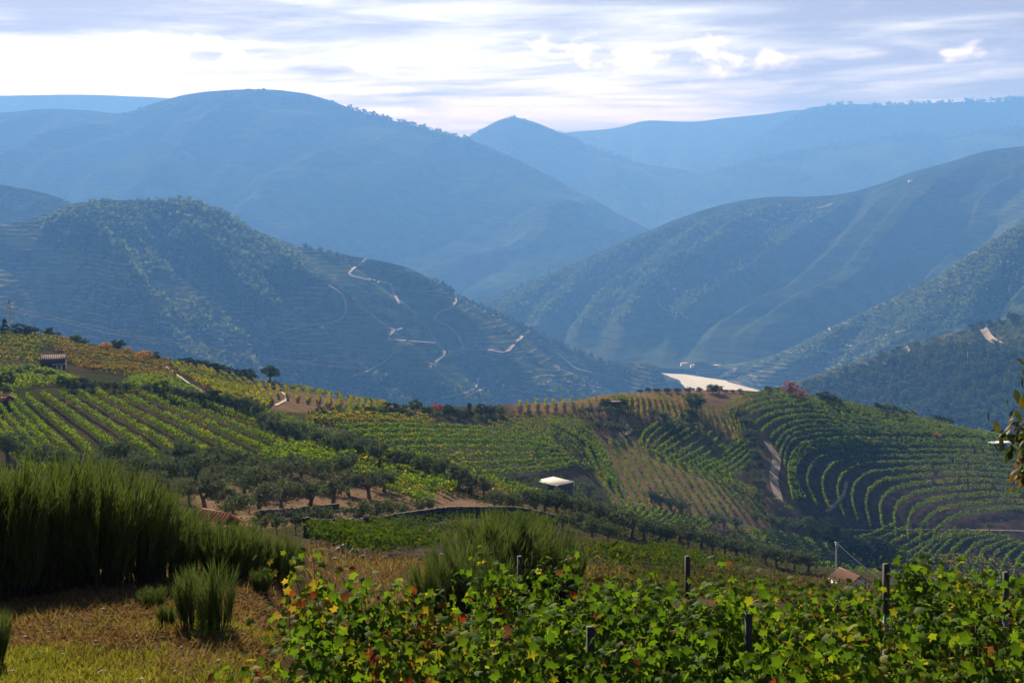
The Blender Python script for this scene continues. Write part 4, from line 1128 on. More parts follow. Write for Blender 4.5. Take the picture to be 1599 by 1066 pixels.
# ------------------------------------------------------------------ buildings, walls, poles
M['stone'] = plain_mat('dark_schist_stone', (0.025, 0.022, 0.024), (0.070, 0.056, 0.048), 2.5, 0.95, 0.8)
M['tile_dark'] = plain_mat('old_dark_tiles', (0.075, 0.045, 0.038), (0.15, 0.085, 0.065), 3, 0.9, 0.5)
M['tile'] = plain_mat('terracotta_tiles', (0.42, 0.16, 0.085), (0.55, 0.25, 0.14), 2, 0.85, 0.4)
M['tile_pale'] = plain_mat('pale_tiles', (0.46, 0.26, 0.155), (0.56, 0.37, 0.245), 2, 0.85, 0.4)  # paler tile colour for one slope of the tiled house
M['white'] = plain_mat('white_plaster', (0.70, 0.68, 0.63), (0.80, 0.79, 0.75), 1, 0.9)
M['sheet'] = plain_mat('pale_sheet_roof', (0.36, 0.34, 0.29), (0.48, 0.46, 0.40), 0.6, 0.7)
M['grey'] = plain_mat('grey_metal', (0.28, 0.30, 0.33), (0.42, 0.44, 0.47), 3, 0.5, 0.1, (1, 1, 1), 0.4)
M['concrete'] = plain_mat('concrete_pole', (0.42, 0.42, 0.40), (0.55, 0.55, 0.52), 3, 0.9)
M['dark_wood'] = plain_mat('dark_wood', (0.035, 0.028, 0.024), (0.075, 0.06, 0.05), 5, 0.9, 0.3, (1, 1, 0.2))
M['insulator'] = plain_mat('pale_insulator', (0.75, 0.75, 0.72), (0.82, 0.82, 0.80), 3, 0.4)
M['wire'] = plain_mat('wire_metal', (0.30, 0.30, 0.30), (0.42, 0.42, 0.42), 3, 0.45, 0, (1, 1, 1), 0.6)
M['slate'] = plain_mat('slate_post', (0.07, 0.085, 0.12), (0.13, 0.15, 0.20), 8, 0.7, 0.2, (1, 1, 0.2))
M['slate_dark'] = plain_mat('weathered_post_top', (0.022, 0.022, 0.026), (0.05, 0.05, 0.055), 8, 0.85, 0.2, (1, 1, 0.2))
M['rock'] = plain_mat('grey_rock', (0.09, 0.075, 0.07), (0.24, 0.20, 0.175), 4, 0.95, 0.7)

def gable_house(name, loc, w, d, hw, hr, rz, wall_m, roof_m, label, cat='house', over=0.25, door=None, window=None, ridge_tiles=False, roof2=None, ribs=0):
    o = add(name, None, None, loc, rz)
    tag(o, label, cat)
    wb = MB()
    z0 = -1.2
    x, y = w / 2, d / 2
    wb.raw([(-x, -y, z0), (x, -y, z0), (x, y, z0), (-x, y, z0), (-x, -y, hw), (x, -y, hw), (x, y, hw), (-x, y, hw), (-x, 0, hw + hr - 0.03), (x, 0, hw + hr - 0.03)],
           [[0, 1, 5, 4], [2, 3, 7, 6], [4, 5, 9, 8], [6, 7, 8, 9], [3, 0, 4, 7], [1, 2, 6, 5]], [[4, 8, 7], [5, 6, 9]])
    wb.build('wall', M[wall_m], o)
    sl = hr / y
    for k, s in enumerate((-1, 1)):
        rb = MB()
        X = x + over; Y1 = y + over; t = 0.10
        p = [(-X, 0, hw + hr + 0.02), (X, 0, hw + hr + 0.02), (X, s * Y1, hw - sl * over + 0.02), (-X, s * Y1, hw - sl * over + 0.02)]
        q = [(a, b, c_ + t) for a, b, c_ in p]
        f = [[0, 1, 2, 3], [7, 6, 5, 4], [0, 4, 5, 1], [1, 5, 6, 2], [2, 6, 7, 3], [3, 7, 4, 0]]
        rb.raw(p + q, f)
        part = rb.build('roof_slope', M[roof2 if (roof2 and k) else roof_m], o)
        if ribs:
            n = ribs
            tile = MB()
            L = math.hypot(Y1, hr + sl * over)
            xs0 = np.linspace(-X + 0.1, X - 0.1, n)
            tile.tube([(0, 0, 0), (0, s * Y1, -(hr + sl * over))], [0.09, 0.09], 5)
            td = tile.data('tile_course', M[roof2 if (roof2 and k) else roof_m])
            for xx in xs0:
                add('tile_course', td, part, (xx, 0, hw + hr + 0.02 + t))
    rc = MB(); rc.tube([(-x - over, 0, hw + hr + 0.12), (x + over, 0, hw + hr + 0.12)], [0.11, 0.11], 6)
    rc.build('ridge_cap', M[roof_m], o)
    if door:
        for (dx_, side) in door:
            db = MB(); db.box((dx_, side * (y + 0.03), 0.5), (0.9, 0.06, 3.0)); db.build('door', M['dark_wood'], o)
    if window:
        for (dx_, side, zz) in window:
            b = MB(); b.box((dx_, side * (y + 0.03), zz), (0.8, 0.06, 0.9)); b.build('window', M['dark_wood'], o)
    return o

def gpos(px, py, win):
    X, Y = on_ground([px], [py], *win)
    return (float(X[0]), float(Y[0]), float(ground_z(X[0], Y[0])))

hut = gable_house('stone_hut', gpos(84, 577, (262, 420)), 5.6, 4.6, 2.2, 1.5, R(14), 'stone', 'tile_dark', 'old dark stone hut with sagging tiled roof and small porch', 'hut', 0.2, ribs=14)
b = MB(); b.box((1.5, -3.1, 1.75), (3.0, 2.0, 0.08)); b.build('porch_roof', M['sheet'], hut)
for xx in (0.5, 2.6):
    b = MB(); b.box((xx, -4.0, 0.4), (0.12, 0.12, 2.6)); b.build('porch_post', M['dark_wood'], hut)
for xx in (1.0, 2.0):
    b = MB(); b.box((xx, -2.34, 0.7), (0.55, 0.05, 1.3)); b.build('door', M['white'], hut)
gable_house('edge_shed', gpos(-6, 640, (180, 300)), 4.6, 3.6, 1.9, 0.7, R(-12), 'stone', 'tile', 'dark shed with terracotta roof cut by the left picture edge', 'shed', 0.25, ribs=10)
dh = gable_house('promontory_hut', gpos(955, 636, FARW), 5.4, 4.0, 1.9, 0.45, R(8), 'stone', 'tile_dark', 'dark low hut between two trees on the promontory', 'hut', 0.2)
# shed with a wide pale roof behind the spur
p = gpos(866, 766, (262, 340))
o = add('roofed_shed', None, None, p, R(42)); tag(o, 'low shed with a wide pale flat roof behind the spur', 'shed')
b = MB(); b.box((0, 0, 0.6), (5.8, 6.8, 3.2)); b.build('wall', M['stone'], o)
b = MB()
b.box((0, 0, 2.30), (6.6, 7.6, 0.14)); rf = b.build('roof', M['sheet'], o)
rd = MB(); rd.tube([(0, -3.78, 0), (0, 3.78, 0)], [0.05, 0.05], 5); rdd = rd.data('roof_rib', M['sheet'])
for xx in np.linspace(-3.1, 3.1, 16): add('roof_rib', rdd, rf, (xx, 0, 2.38))
gable_house('tiled_house', ((1327 - CX) / K * 165, 165.0, float(ground_z((1327 - CX) / K * 165, 165.0)) - 0.45), 3.3, 3.3, 1.35, 0.85, R(-62), 'white', 'tile_pale', 'small house with orange tiled roof above the near vines', 'house', 0.3, ribs=12, roof2='tile')
gable_house('red_roof_shed', (lambda q: (q[0], q[1], q[2] - 0.2))(gpos(338, 826, (88, 175))), 2.3, 2.0, 0.15, 0.6, R(-32), 'stone', 'tile', 'small shed with red roof half hidden behind broom', 'shed', 0.2, ribs=9)
p = gpos(1562, 700, FARW)
o = add('terrace_shed', None, None, p, R(6)); tag(o, 'flat pale roofed shed at the right end of the terraces', 'shed')
b = MB(); b.box((0, 0, 0.5), (8.0, 4.0, 3.4)); b.build('wall', M['stone'], o)
b = MB(); b.box((0, 0, 2.3), (8.8, 5.0, 0.2)); b.build('roof', M['concrete'], o)
b = MB(); b.box((2.6, -2.04, 0.9), (1.8, 0.08, 2.2)); b.build('door', M['white'], o)

# far farmhouses
FH = [(H1, 236, 373, 'white farmhouse with orange roof on the terraced hilltop', 9), (H1, 328, 374, 'small farm building right of the hilltop farmhouse', 7), (H1, 262, 315, 'tiny house on the very top of the terraced hill', 6), (H1, 318, 385, 'low white outbuilding below the hilltop farm', 6), (H1, 502, 512, 'white shed among the lower terraces', 6),
      (H6, 1052, 452, 'white house on the wooded spur across the river', 10), (H6, 1069, 571, 'larger pale house on the far river bank', 14), (H6, 1083, 573, 'second house on the far bank, just right of the larger', 11), (H6, 1226, 342, 'white farm high on the river slope', 10), (H6, 1120, 574, 'long low riverside house with red roof', 13), (H6, 1422, 284, 'white house just below the right skyline', 11),
      (H7, 1583, 412, 'small house on the sunlit spur near the right edge', 7)]
for i, (hl, px, py, lab, w) in enumerate(FH):
    p = hl.pick([px], [py])[0]
    w *= 1.45
    gable_house('farmhouse', tuple(p), w, w * 0.6, w * 0.32, w * 0.14, R(-8 + 7 * (i % 4)), 'white', 'tile', lab, 'house', 0.3, door=[(0.0, -1)], window=[(-w * 0.3, -1, w * 0.17), (w * 0.3, -1, w * 0.17)])

# power pylon on the left ridge, its lines, and the pole by the tiled house
pp = gpos(10, 528, FARW)
Yp = pp[1] + 25
xp, zp = (14 - CX) / K * Yp, (HY - 466) / K * Yp
zb = float(ground_z(xp, Yp)) - 0.5
o = add('power_pylon', None, None, (xp, Yp, zb)); tag(o, 'lattice power pylon with pale insulators on the far left skyline', 'pylon')
Hh = zp - zb
def leg_at(sx, sy, z):
    k = 1.3 * (1 - z / Hh) + 0.12
    return (sx * k, sy * k, z)
for sx in (-1, 1):
    for sy in (-1, 1):
        b = MB(); b.tube([leg_at(sx, sy, 0), leg_at(sx, sy, Hh)], [0.09, 0.07], 4); b.build('leg', M['grey'], o)
b = MB()
zs = np.linspace(1, Hh - 0.4, 8)
for z0, z1 in zip(zs[:-1], zs[1:]):
    for s in (-1, 1):
        b.tube([leg_at(-1, s, z0), leg_at(1, s, z1)], 0.04, 4); b.tube([leg_at(1, s, z0), leg_at(-1, s, z1)], 0.04, 4)
        b.tube([leg_at(s, -1, z0), leg_at(s, 1, z1)], 0.04, 4); b.tube([leg_at(s, 1, z0), leg_at(s, -1, z1)], 0.04, 4)
b.build('bracing', M['grey'], o)
ARM = [(-2.6, Hh - 2.6), (2.6, Hh - 2.6)]
for ax, az_ in ARM:
    b = MB(); b.tube([(0, 0, az_ + 0.9), (ax, 0, az_)], 0.06, 4); b.tube([(0, 0, az_ - 0.1), (ax, 0, az_)], 0.06, 4); b.build('cross_arm', M['grey'], o)
    for s in (-1, 1):
        b = MB(); b.tube([(ax, 0, az_), (ax + 1.1 * s * (1 if ax > 0 else 1) * 0.9, 0.5 * s, az_ - 0.8)], 0.16, 6); b.build('insulator', M['insulator'], o)
b = MB(); b.tube([(0.2, 0, Hh - 1.6), (1.3, 0.4, Hh - 2.0)], 0.16, 6); b.build('insulator', M['insulator'], o)
def cable(name, a, b_, sag, rad, mat, label):
    t = np.linspace(0, 1, 24)[:, None]
    pts = np.asarray(a) * (1 - t) + np.asarray(b_) * t - np.array([0, 0, 1]) * sag * 4 * t * (1 - t)
    m = MB(); m.tube(pts, rad, 4)
    return tag(m.build(name, M[mat], None), label, 'cable')
for k, (ax, az_) in enumerate(ARM):
    a = np.array([xp + ax + 1.0, Yp + 0.45, zb + az_ - 0.8])
    cable('power_line', a, a + np.array([95, 160, -42]), 3, 0.035, 'wire', ('upper' if k else 'lower') + ' power line sagging away from the pylon behind the ridge')

p = gpos(1306, 898, (200, 300))
hp = 52 * p[1] / K
o = add('utility_pole', None, None, p); tag(o, 'pale concrete utility pole above the tiled house', 'pole')
b = MB(); b.tube([(0, 0, -0.5), (0, 0, hp)], [0.14, 0.10], 8); b.build('shaft', M['concrete'], o)
b = MB(); b.box((0.05, -0.12, hp - 0.55), (0.34, 0.34, 0.7)); b.build('transformer_box', M['grey'], o)
b = MB(); b.box((0, 0, hp - 0.05), (0.7, 0.1, 0.1)); b.build('cross_arm', M['grey'], o)
e = gpos(1364, 925, (200, 300))
mid_ = np.array([p[0] + 6.6, p[1] - 1, p[2] + hp - 5.4])
cable('overhead_wire', (p[0], p[1], p[2] + hp), mid_, 0.25, 0.05, 'insulator', 'pale wire slanting down from the utility pole')
cable('overhead_wire', mid_, (e[0], e[1], e[2] + 0.4), 0.05, 0.05, 'insulator', 'short steep lower length of the pale wire')
q = H8.pick([1511], [572])[0]
b = MB(); b.tube([(0, 0, -1), (0, 0, 20)], [0.45, 0.3], 6)
tag(b.build('line_pole', M['concrete'], None, False, tuple(q)), 'thin pale pole standing in the pine wood', 'pole')

# dry stone walls under the tracks
def rock_mesh(seed, mat, flat=0.7):
    r = np.random.default_rng(seed)
    ph = (1 + 5 ** 0.5) / 2
    v = np.array([(-1, ph, 0), (1, ph, 0), (-1, -ph, 0), (1, -ph, 0), (0, -1, ph), (0, 1, ph), (0, -1, -ph), (0, 1, -ph), (ph, 0, -1), (ph, 0, 1), (-ph, 0, -1), (-ph, 0, 1)], float)
    v /= np.linalg.norm(v[0])
    v *= (0.75 + 0.5 * r.random((12, 1)))
    v *= np.array([1, 0.8, flat])
    f = [(0, 11, 5), (0, 5, 1), (0, 1, 7), (0, 7, 10), (0, 10, 11), (1, 5, 9), (5, 11, 4), (11, 10, 2), (10, 7, 6), (7, 1, 8), (3, 9, 4), (3, 4, 2), (3, 2, 6), (3, 6, 8), (3, 8, 9), (4, 9, 5), (2, 4, 11), (6, 2, 10), (8, 6, 7), (9, 8, 1)]
    return v, np.array(f), mat
RK = [rock_mesh(700 + i, None) for i in range(8)]
def stone_wall(px, win, h, label, seed, a=0.16):
    r = np.random.default_rng(seed)
    q = resample(smooth_poly(px, 50), 120)
    X, Y = on_ground(q[:, 0], q[:, 1], *win)
    ker = np.ones(9) / 9
    X = np.convolve(np.pad(X, 4, mode='edge'), ker, 'valid'); Y = np.convolve(np.pad(Y, 4, mode='edge'), ker, 'valid')
    s = np.concatenate([[0], np.cumsum(np.hypot(np.diff(X), np.diff(Y)))])
    L = s[-1]
    vs_, fs_, n = [], [], 0
    cnt = int(L * h / (a * a * 2.0))
    for i in range(cnt):
        t = r.random() * L
        x = np.interp(t, s, X); y = np.interp(t, s, Y)
        z = float(ground_z(x, y)) - 0.1 + r.random() * h
        v, f, _ = RK[r.integers(8)]
        an = r.random() * 6.28
        vv = v * a * (0.7 + 0.7 * r.random())
        vv = np.stack([vv[:, 0] * math.cos(an) - vv[:, 1] * math.sin(an), vv[:, 0] * math.sin(an) + vv[:, 1] * math.cos(an), vv[:, 2]], 1)
        vs_.append(vv + np.array([x, y, z]) + r.normal(0, 0.08, 3) * np.array([1, 1, 0])); fs_.append(f + n); n += 12
    o = add('stone_wall', None); tag(o, label, 'wall')
    st = add('stones', mesh_data('stones', np.concatenate(vs_), np.concatenate(fs_), M['stone']), o)
    st['kind'] = 'stuff'
    # solid core so that no light leaks through
    cb = MB()
    z = ground_z(X, Y)
    n = len(X)
    v = np.concatenate([np.stack([X, Y, z - 0.6], 1), np.stack([X, Y, z + h * 0.92], 1), np.stack([X, Y + 0.35, z + h * 0.92], 1), np.stack([X, Y + 0.35, z - 0.6], 1)])
    f = [[i, i + 1, n + i + 1, n + i] for i in range(n - 1)] + [[n + i, n + i + 1, 2 * n + i + 1, 2 * n + i] for i in range(n - 1)] + [[2 * n + i, 2 * n + i + 1, 3 * n + i + 1, 3 * n + i] for i in range(n - 1)]
    cb.raw(v, f); cb.build('wall_core', M['stone'], o)
stone_wall([(470, 846), (560, 832), (640, 817), (720, 808), (800, 808), (875, 822)], (80, 165), 1.3, 'dark curved dry stone wall under the dirt track', 91)
stone_wall([(400, 812), (460, 806), (530, 798)], (70, 160), 0.9, 'short dark stone bank below the olive trunks', 93)
RKd = [mesh_data('rock', v, f, M['rock']) for v, f, _ in RK]
for i, (px, py, s) in enumerate([(516, 868, 12), (530, 862, 16), (541, 858, 20), (553, 866, 18), (566, 872, 12), (524, 876, 10), (580, 874, 8), (602, 872, 9), (690, 868, 8), (655, 874, 9), (622, 880, 8), (935, 908, 12), (925, 914, 8)]):
    p = gpos(px, py, (24, 90))
    sz = s * p[1] / K * 0.62
    rk = add('rock', RKd[i % 8], None, (p[0], p[1], p[2] + sz * 0.25), i * 1.3, (sz, sz, sz * 1.05))
    tag(rk, f'{nth(i + 1)} grey boulder of the tumbled row below the terrace vines', 'rock', 'boulders of the tumbled wall')

# ------------------------------------------------------------------ broom on the near bank
M['broom'] = leaf_mat('broom_twigs', (0.034, 0.058, 0.017), (0.105, 0.135, 0.045), None, 0.32, 1.2, tint=(1.1, 1.15, 0.6))
M['broom_bright'] = leaf_mat('young_broom_twigs', (0.045, 0.085, 0.014), (0.10, 0.16, 0.025), None, 0.35, 1.2)
M['broom_wood'] = plain_mat('broom_stems', (0.035, 0.026, 0.018), (0.075, 0.055, 0.035), 9, 0.95)
def strips(base, tip, w, bend, r):
    """tapering two-piece blades"""
    n = len(base)
    d = tip - base
    L = np.linalg.norm(d, axis=1, keepdims=True) + 1e-9
    side = np.cross(d / L, r.normal(size=(n, 3))); side /= np.linalg.norm(side, axis=1, keepdims=True) + 1e-9
    mid = base + d * 0.55 + bend
    w = np.asarray(w).reshape(-1, 1) * np.ones((n, 1))
    v = np.stack([base - side * w * 0.5, base + side * w * 0.5, mid - side * w * 0.45, mid + side * w * 0.45, tip], 1)
    i = np.arange(n)[:, None] * 5
    return v.reshape(-1, 3), i + np.array([[0, 1, 3, 2]]), i + np.array([[2, 3, 4]])
def broom_variant(seed, mat='broom', stems=64, tw=54, spread=0.75):
    r = np.random.default_rng(seed)
    mb = MB(); B, T, Wd = [], [], []
    for s in range(stems):
        an = r.random() * 6.283
        lean = spread * r.random() ** 0.65
        base = np.array([math.cos(an), math.sin(an), 0]) * 0.22 * r.random() ** 0.6
        hh = (0.55 + 0.48 * r.random()) * (1.0 - 0.22 * lean / spread)
        tip = np.array([math.cos(an) * lean * 0.62, math.sin(an) * lean * 0.62, hh])
        t = np.linspace(0, 1, 5)
        out = np.stack([base[0] + (tip[0] - base[0]) * t ** 0.75, base[1] + (tip[1] - base[1]) * t ** 0.75, tip[2] * t], 1)
        mb.tube(out[:4], [0.011, 0.009, 0.006, 0.004], 4)
        u = 0.18 + 0.82 * r.random(tw) ** 0.8
        b = np.stack([np.interp(u, t, out[:, k]) for k in range(3)], 1)
        d = np.array([math.cos(an) * 0.30, math.sin(an) * 0.30, 1.0]) + r.normal(0, 0.20, (tw, 3))
        d /= np.linalg.norm(d, axis=1, keepdims=True)
        L = 0.14 + 0.20 * r.random((tw, 1))
        B.append(b + r.normal(0, 0.012, (tw, 3))); T.append(b + d * L)
    B, T = np.concatenate(B), np.concatenate(T)
    v, q, t3 = strips(B, T, 0.0055 + 0.003 * r.random(len(B)), r.normal(0, 0.010, (len(B), 3)), r)
    return mb.data('stems', M['broom_wood']), mesh_data('twigs', v, [q, t3], M[mat])
BV = [broom_variant(500 + i) for i in range(4)]
BV.append(broom_variant(530, 'broom', 46, 44, 0.6))
BB = broom_variant(520, 'broom_bright', 40, 50, 0.45)
r_ = np.random.default_rng(99)
def near_pos(px, py):
    """foot of a thing on the near bank"""
    ys = np.linspace(7, 60, 2000)
    x = (px - CX) / K * ys
    g = HY - ground_z(x, ys) / ys * K - py
    i = int(np.argmin(np.abs(g)))
    return float(x[i]), float(ys[i]), float(ground_z(x[i], ys[i]))
BR = [(-70, 935, 230, 215, 0, 'big dark broom partly outside the left picture edge'), (25, 930, 190, 205, 1, 'tall dark broom by the left edge'), (95, 922, 190, 205, 2, 'tallest dark broom in the left thicket'), (160, 918, 170, 190, 3, 'broad broom in the middle of the left thicket'), (215, 912, 150, 160, 0, 'broom right of the middle of the left thicket'), (262, 906, 130, 120, 1, 'lower broom at the right end of the left thicket'),
      (350, 905, 120, 92, 2, 'rounded broom right of the bright young broom'), (388, 902, 90, 80, 3, 'small broom between two rounded ones'), (435, 912, 80, 78, 0, 'separate round broom nearest the dirt patch'), (338, 988, 90, 108, 4, 'front broom with slender tips on the grass edge'), (302, 982, 84, 98, 4, 'front broom on the left of the slender one'), (240, 952, 50, 38, 3, 'tiny broom tuft in the dry litter'), (262, 978, 40, 38, 0, 'low broom tuft left of the front brooms'), (408, 925, 40, 40, 2, 'small broom tuft by the round broom'),
      (60, 905, 190, 175, 3, 'broom behind the tall left pair'), (-10, 1040, 60, 95, 1, 'broom sprig at the bottom left edge'), (130, 908, 160, 175, 0, 'broom behind the middle of the left thicket')]
for px, py, w, h, k, lab in BR:
    x, y, z = near_pos(px, py)
    hm_ = h * y / K; wm = w * y / K
    o = add('broom_bush', None, None, (x, y, z - 0.03), r_.random() * 6.28, (wm / 1.0, wm / 1.0, hm_)); tag(o, lab, 'broom', 'broom bushes on the near bank')
    add('stems', BV[k][0], o); add('twigs', BV[k][1], o)
x, y, z = near_pos(305, 900)
o = add('broom_bush', None, None, (x, y, z), 0.4, (0.85, 0.85, 0.98)); tag(o, 'bright green young broom rising between the dark ones', 'broom', 'broom bushes on the near bank')
add('stems', BB[0], o); add('twigs', BB[1], o)
for px, Y, w, h, k, lab in [(780, 28, 190, 138, 0, 'large rounded broom behind the near vines'), (835, 29, 150, 118, 1, 'broom adjoining the large rounded one on its right'), (720, 26, 130, 110, 2, 'pale tipped broom left of the large rounded one'), (675, 25, 90, 85, 3, 'low broom at the left foot of the middle clump'), (880, 28, 90, 92, 2, 'narrow broom at the right end of the middle clump'), (755, 25, 120, 90, 1, 'front broom of the middle clump')]:
    x = (px - CX) / K * Y; z = float(ground_z(x, Y))
    o = add('broom_bush', None, None, (x, Y, z - 0.03), r_.random() * 6.28, (w * Y / K, w * Y / K, h * Y / K * 1.05)); tag(o, lab, 'broom', 'broom bushes behind the vines')
    add('stems', BV[k][0], o); add('twigs', BV[k][1], o)

# ------------------------------------------------------------------ grass, litter and weeds on the shelf
M['grass'] = leaf_mat('short_grass', (0.080, 0.105, 0.016), (0.175, 0.18, 0.030), (0.22, 0.19, 0.06), 0.4, 0.9, third=0.2)
M['dry_grass'] = leaf_mat('dry_grass', (0.12, 0.085, 0.040), (0.24, 0.175, 0.090), (0.09, 0.05, 0.03), 0.3, 1.5, third=0.2)
M['litter'] = leaf_mat('dead_leaves', (0.075, 0.045, 0.028), (0.18, 0.11, 0.065), (0.17, 0.06, 0.03), 0.15, 2.0, third=0.12)
def blades(name, n, xr, yr, mat, Lr, w, label, seed, mask=None, lean=0.5):
    r = np.random.default_rng(seed)
    y = yr[0] + (yr[1] - yr[0]) * r.random(n * 3)
    px = xr[0] + (xr[1] - xr[0]) * r.random(n * 3)
    x = (px - CX) / K * y
    if mask is not None:
        k = mask(x, y, r); x, y = x[k], y[k]
    x, y = x[:n], y[:n]; n = len(x)
    b = np.stack([x, y, ground_z(x, y) - 0.01], 1)
    L = Lr[0] + (Lr[1] - Lr[0]) * r.random((n, 1)) ** 1.5
    d = np.concatenate([r.normal(0, lean, (n, 2)), np.ones((n, 1))], 1); d /= np.linalg.norm(d, axis=1, keepdims=True)
    v, q, t3 = strips(b, b + d * L, w * (0.6 + 0.8 * r.random(n)), np.concatenate([np.zeros((n, 2)), L * 0.06], 1), r)
    tag(add(name, mesh_data(name, v, [q, t3], M[mat])), label, 'grass', kind='stuff')
nz = lambda x, y: fbm(x / 1.1 + 3, y / 1.1 + 8, 3)
shelf = lambda x, y: x < -0.155 * y - 0.35
blades('grass', 34000, (-80, 500), (9.0, 16.2), 'grass', (0.03, 0.12), 0.010, 'short yellow-green grass on the near shelf', 201, lambda x, y, r: shelf(x, y) & (nz(x, y) + 0.25 * (x < -0.27 * y) - 0.10 - 0.12 * (y - 13.0) > r.normal(-0.05, 0.12, len(x))), 0.7)
blades('dry_grass', 26000, (-80, 520), (9.0, 24), 'dry_grass', (0.04, 0.20), 0.009, 'dry straw-coloured grass and stalks on the near shelf', 202, lambda x, y, r: shelf(x, y) & (nz(x, y) < 0.22), 0.95)
blades('dry_grass', 9000, (480, 1000), (20, 75), 'dry_grass', (0.08, 0.40), 0.03, 'dry grass on the rough ground below the boulders', 203, None, 0.7)
r = np.random.default_rng(205)
n = 15000
y = 12.8 + 9 * r.random(n); px = -60 + 560 * r.random(n); x = (px - CX) / K * y
k = shelf(x, y); x, y = x[k], y[k]
c_ = np.stack([x, y, ground_z(x, y) + 0.012 + 0.03 * r.random(len(x))], 1)
v, f = kites(c_, 0.03 + 0.05 * r.random(len(x)), r, 0.6)
tag(add('leaf_litter', mesh_data('leaf_litter', v, f, M['litter'])), 'brown and reddish dead leaves scattered below the broom', 'leaf litter', kind='stuff')
# pebbles and twigs
n = 900
y = 9.5 + 11 * r.random(n); px = -60 + 560 * r.random(n); x = (px - CX) / K * y
k = shelf(x, y); x, y = x[k], y[k]
vs_, fs_ = [], []
for i in range(len(x)):
    v, f, _ = RK[i % 8]
    a = 0.012 + 0.04 * r.random() ** 3
    vs_.append(v * a + np.array([x[i], y[i], float(ground_z(x[i], y[i])) + a * 0.2])); fs_.append(f + 12 * i)
tag(add('gravel', mesh_data('gravel', np.concatenate(vs_), np.concatenate(fs_), M['rock'])), 'small stones lying in the dry soil of the shelf', 'gravel', kind='stuff')
# slender weeds
M['weed'] = leaf_mat('weed_leaves', (0.06, 0.12, 0.02), (0.14, 0.20, 0.04), None, 0.4, 2.0)
def weed_variant(seed):
    r = np.random.default_rng(seed)
    s = MB(); s.tube([(0, 0, -0.05), (0.02, 0.01, 0.5), (0.03, 0.03, 1.0)], [0.012, 0.009, 0.004], 5)
    n = 60
    u = 0.08 + 0.9 * r.random(n); an = r.random(n) * 6.28
    L = 0.30 * (1.1 - u)
    b = np.stack([0.03 * u, 0.03 * u, u], 1)
    d = np.stack([np.cos(an), np.sin(an), 0.75 + 0 * an], 1); d /= np.linalg.norm(d, axis=1, keepdims=True)
    v, q, t3 = strips(b, b + d * L[:, None], 0.035, np.stack([0 * u, 0 * u, 0.03 + 0 * u], 1), r)
    return s.data('stem', M['weed']), mesh_data('leaves', v, [q, t3], M['weed'])
WV = [weed_variant(300 + i) for i in range(3)]
for i, (px, py, h) in enumerate([(306, 1000, 42), (322, 1002, 36), (336, 998, 40), (350, 1000, 34), (430, 1000, 30), (442, 985, 26)]):
    x, y, z = near_pos(px, py)
    hh = h * y / K
    o = add('weed_plant', None, None, (x, y, z), i * 1.1, (hh, hh, hh)); tag(o, f'{nth(i + 1)} slender upright green weed from the left on the grass edge', 'weed', 'slender weeds on the grass edge')
    add('stem', WV[i % 3][0], o); add('leaves', WV[i % 3][1], o)

# ------------------------------------------------------------------ the near vines
M['vl_green'] = leaf_mat('vine_leaf_green', (0.032, 0.074, 0.008), (0.092, 0.155, 0.014), (0.19, 0.19, 0.018), 0.5, 1.3, 0.006, tint=(1.3, 1.3, 0.4), third=0.08)
M['vl_yellow'] = leaf_mat('vine_leaf_yellow', (0.16, 0.15, 0.02), (0.30, 0.23, 0.03), None, 0.5, 1.3, 0.005, tint=(1.2, 1.05, 0.5))
M['vl_red'] = leaf_mat('vine_leaf_red', (0.15, 0.032, 0.016), (0.21, 0.085, 0.025), None, 0.45, 1.3, 0.005, tint=(1.2, 0.8, 0.5))
M['vl_brown'] = leaf_mat('vine_leaf_brown', (0.10, 0.05, 0.02), (0.18, 0.095, 0.035), None, 0.35, 1.3, 0.004, tint=(1.1, 0.9, 0.6))
M['cane'] = plain_mat('vine_cane', (0.09, 0.045, 0.025), (0.16, 0.085, 0.045), 12, 0.85)
VMATS = [M['vl_green'], M['vl_yellow'], M['vl_red'], M['vl_brown']]
def leaf_template(seed):
    """palmate five-lobed leaf, one unit across, stalk end at the origin, cupped"""
    r = np.random.default_rng(seed)
    pr = [(0.0, 0.0), (-0.40, -0.12), (-0.36, 0.22), (-0.52, 0.56), (-0.15, 0.60), (0.0, 1.0), (0.15, 0.60), (0.52, 0.56), (0.36, 0.22), (0.40, -0.12)]
    p = np.array([(a + r.normal(0, 0.02), b + r.normal(0, 0.02), 0.0) for a, b in pr])
    p[:, 2] = -0.42 * (p[:, 0] ** 2) - 0.28 * (p[:, 1] - 0.35) ** 2 + r.normal(0, 0.025, len(p))
    c_ = np.array([[0, 0.36, 0.05]])
    v = np.concatenate([p, c_])
    n = len(p)
    f = np.array([[i, (i + 1) % n, n] for i in range(n)])
    return v, f
LT = [leaf_template(400 + i) for i in range(3)]
def basis(nrm, r, down=0.9):
    """leaf frame: z along nrm, y (the tip) hanging"""
    n = len(nrm)
    nrm = nrm / (np.linalg.norm(nrm, axis=1, keepdims=True) + 1e-9)
    yv = np.array([0, 0, -down]) + r.normal(0, 0.55, (n, 3))
    yv -= nrm * (yv * nrm).sum(1, keepdims=True); yv /= np.linalg.norm(yv, axis=1, keepdims=True) + 1e-9
    xv = np.cross(yv, nrm)
    return np.stack([xv, yv, nrm], 2)          # columns
LEAFD = [[mesh_data('leaf', v, f, m) for v, f in LT] for m in VMATS]
import mathutils
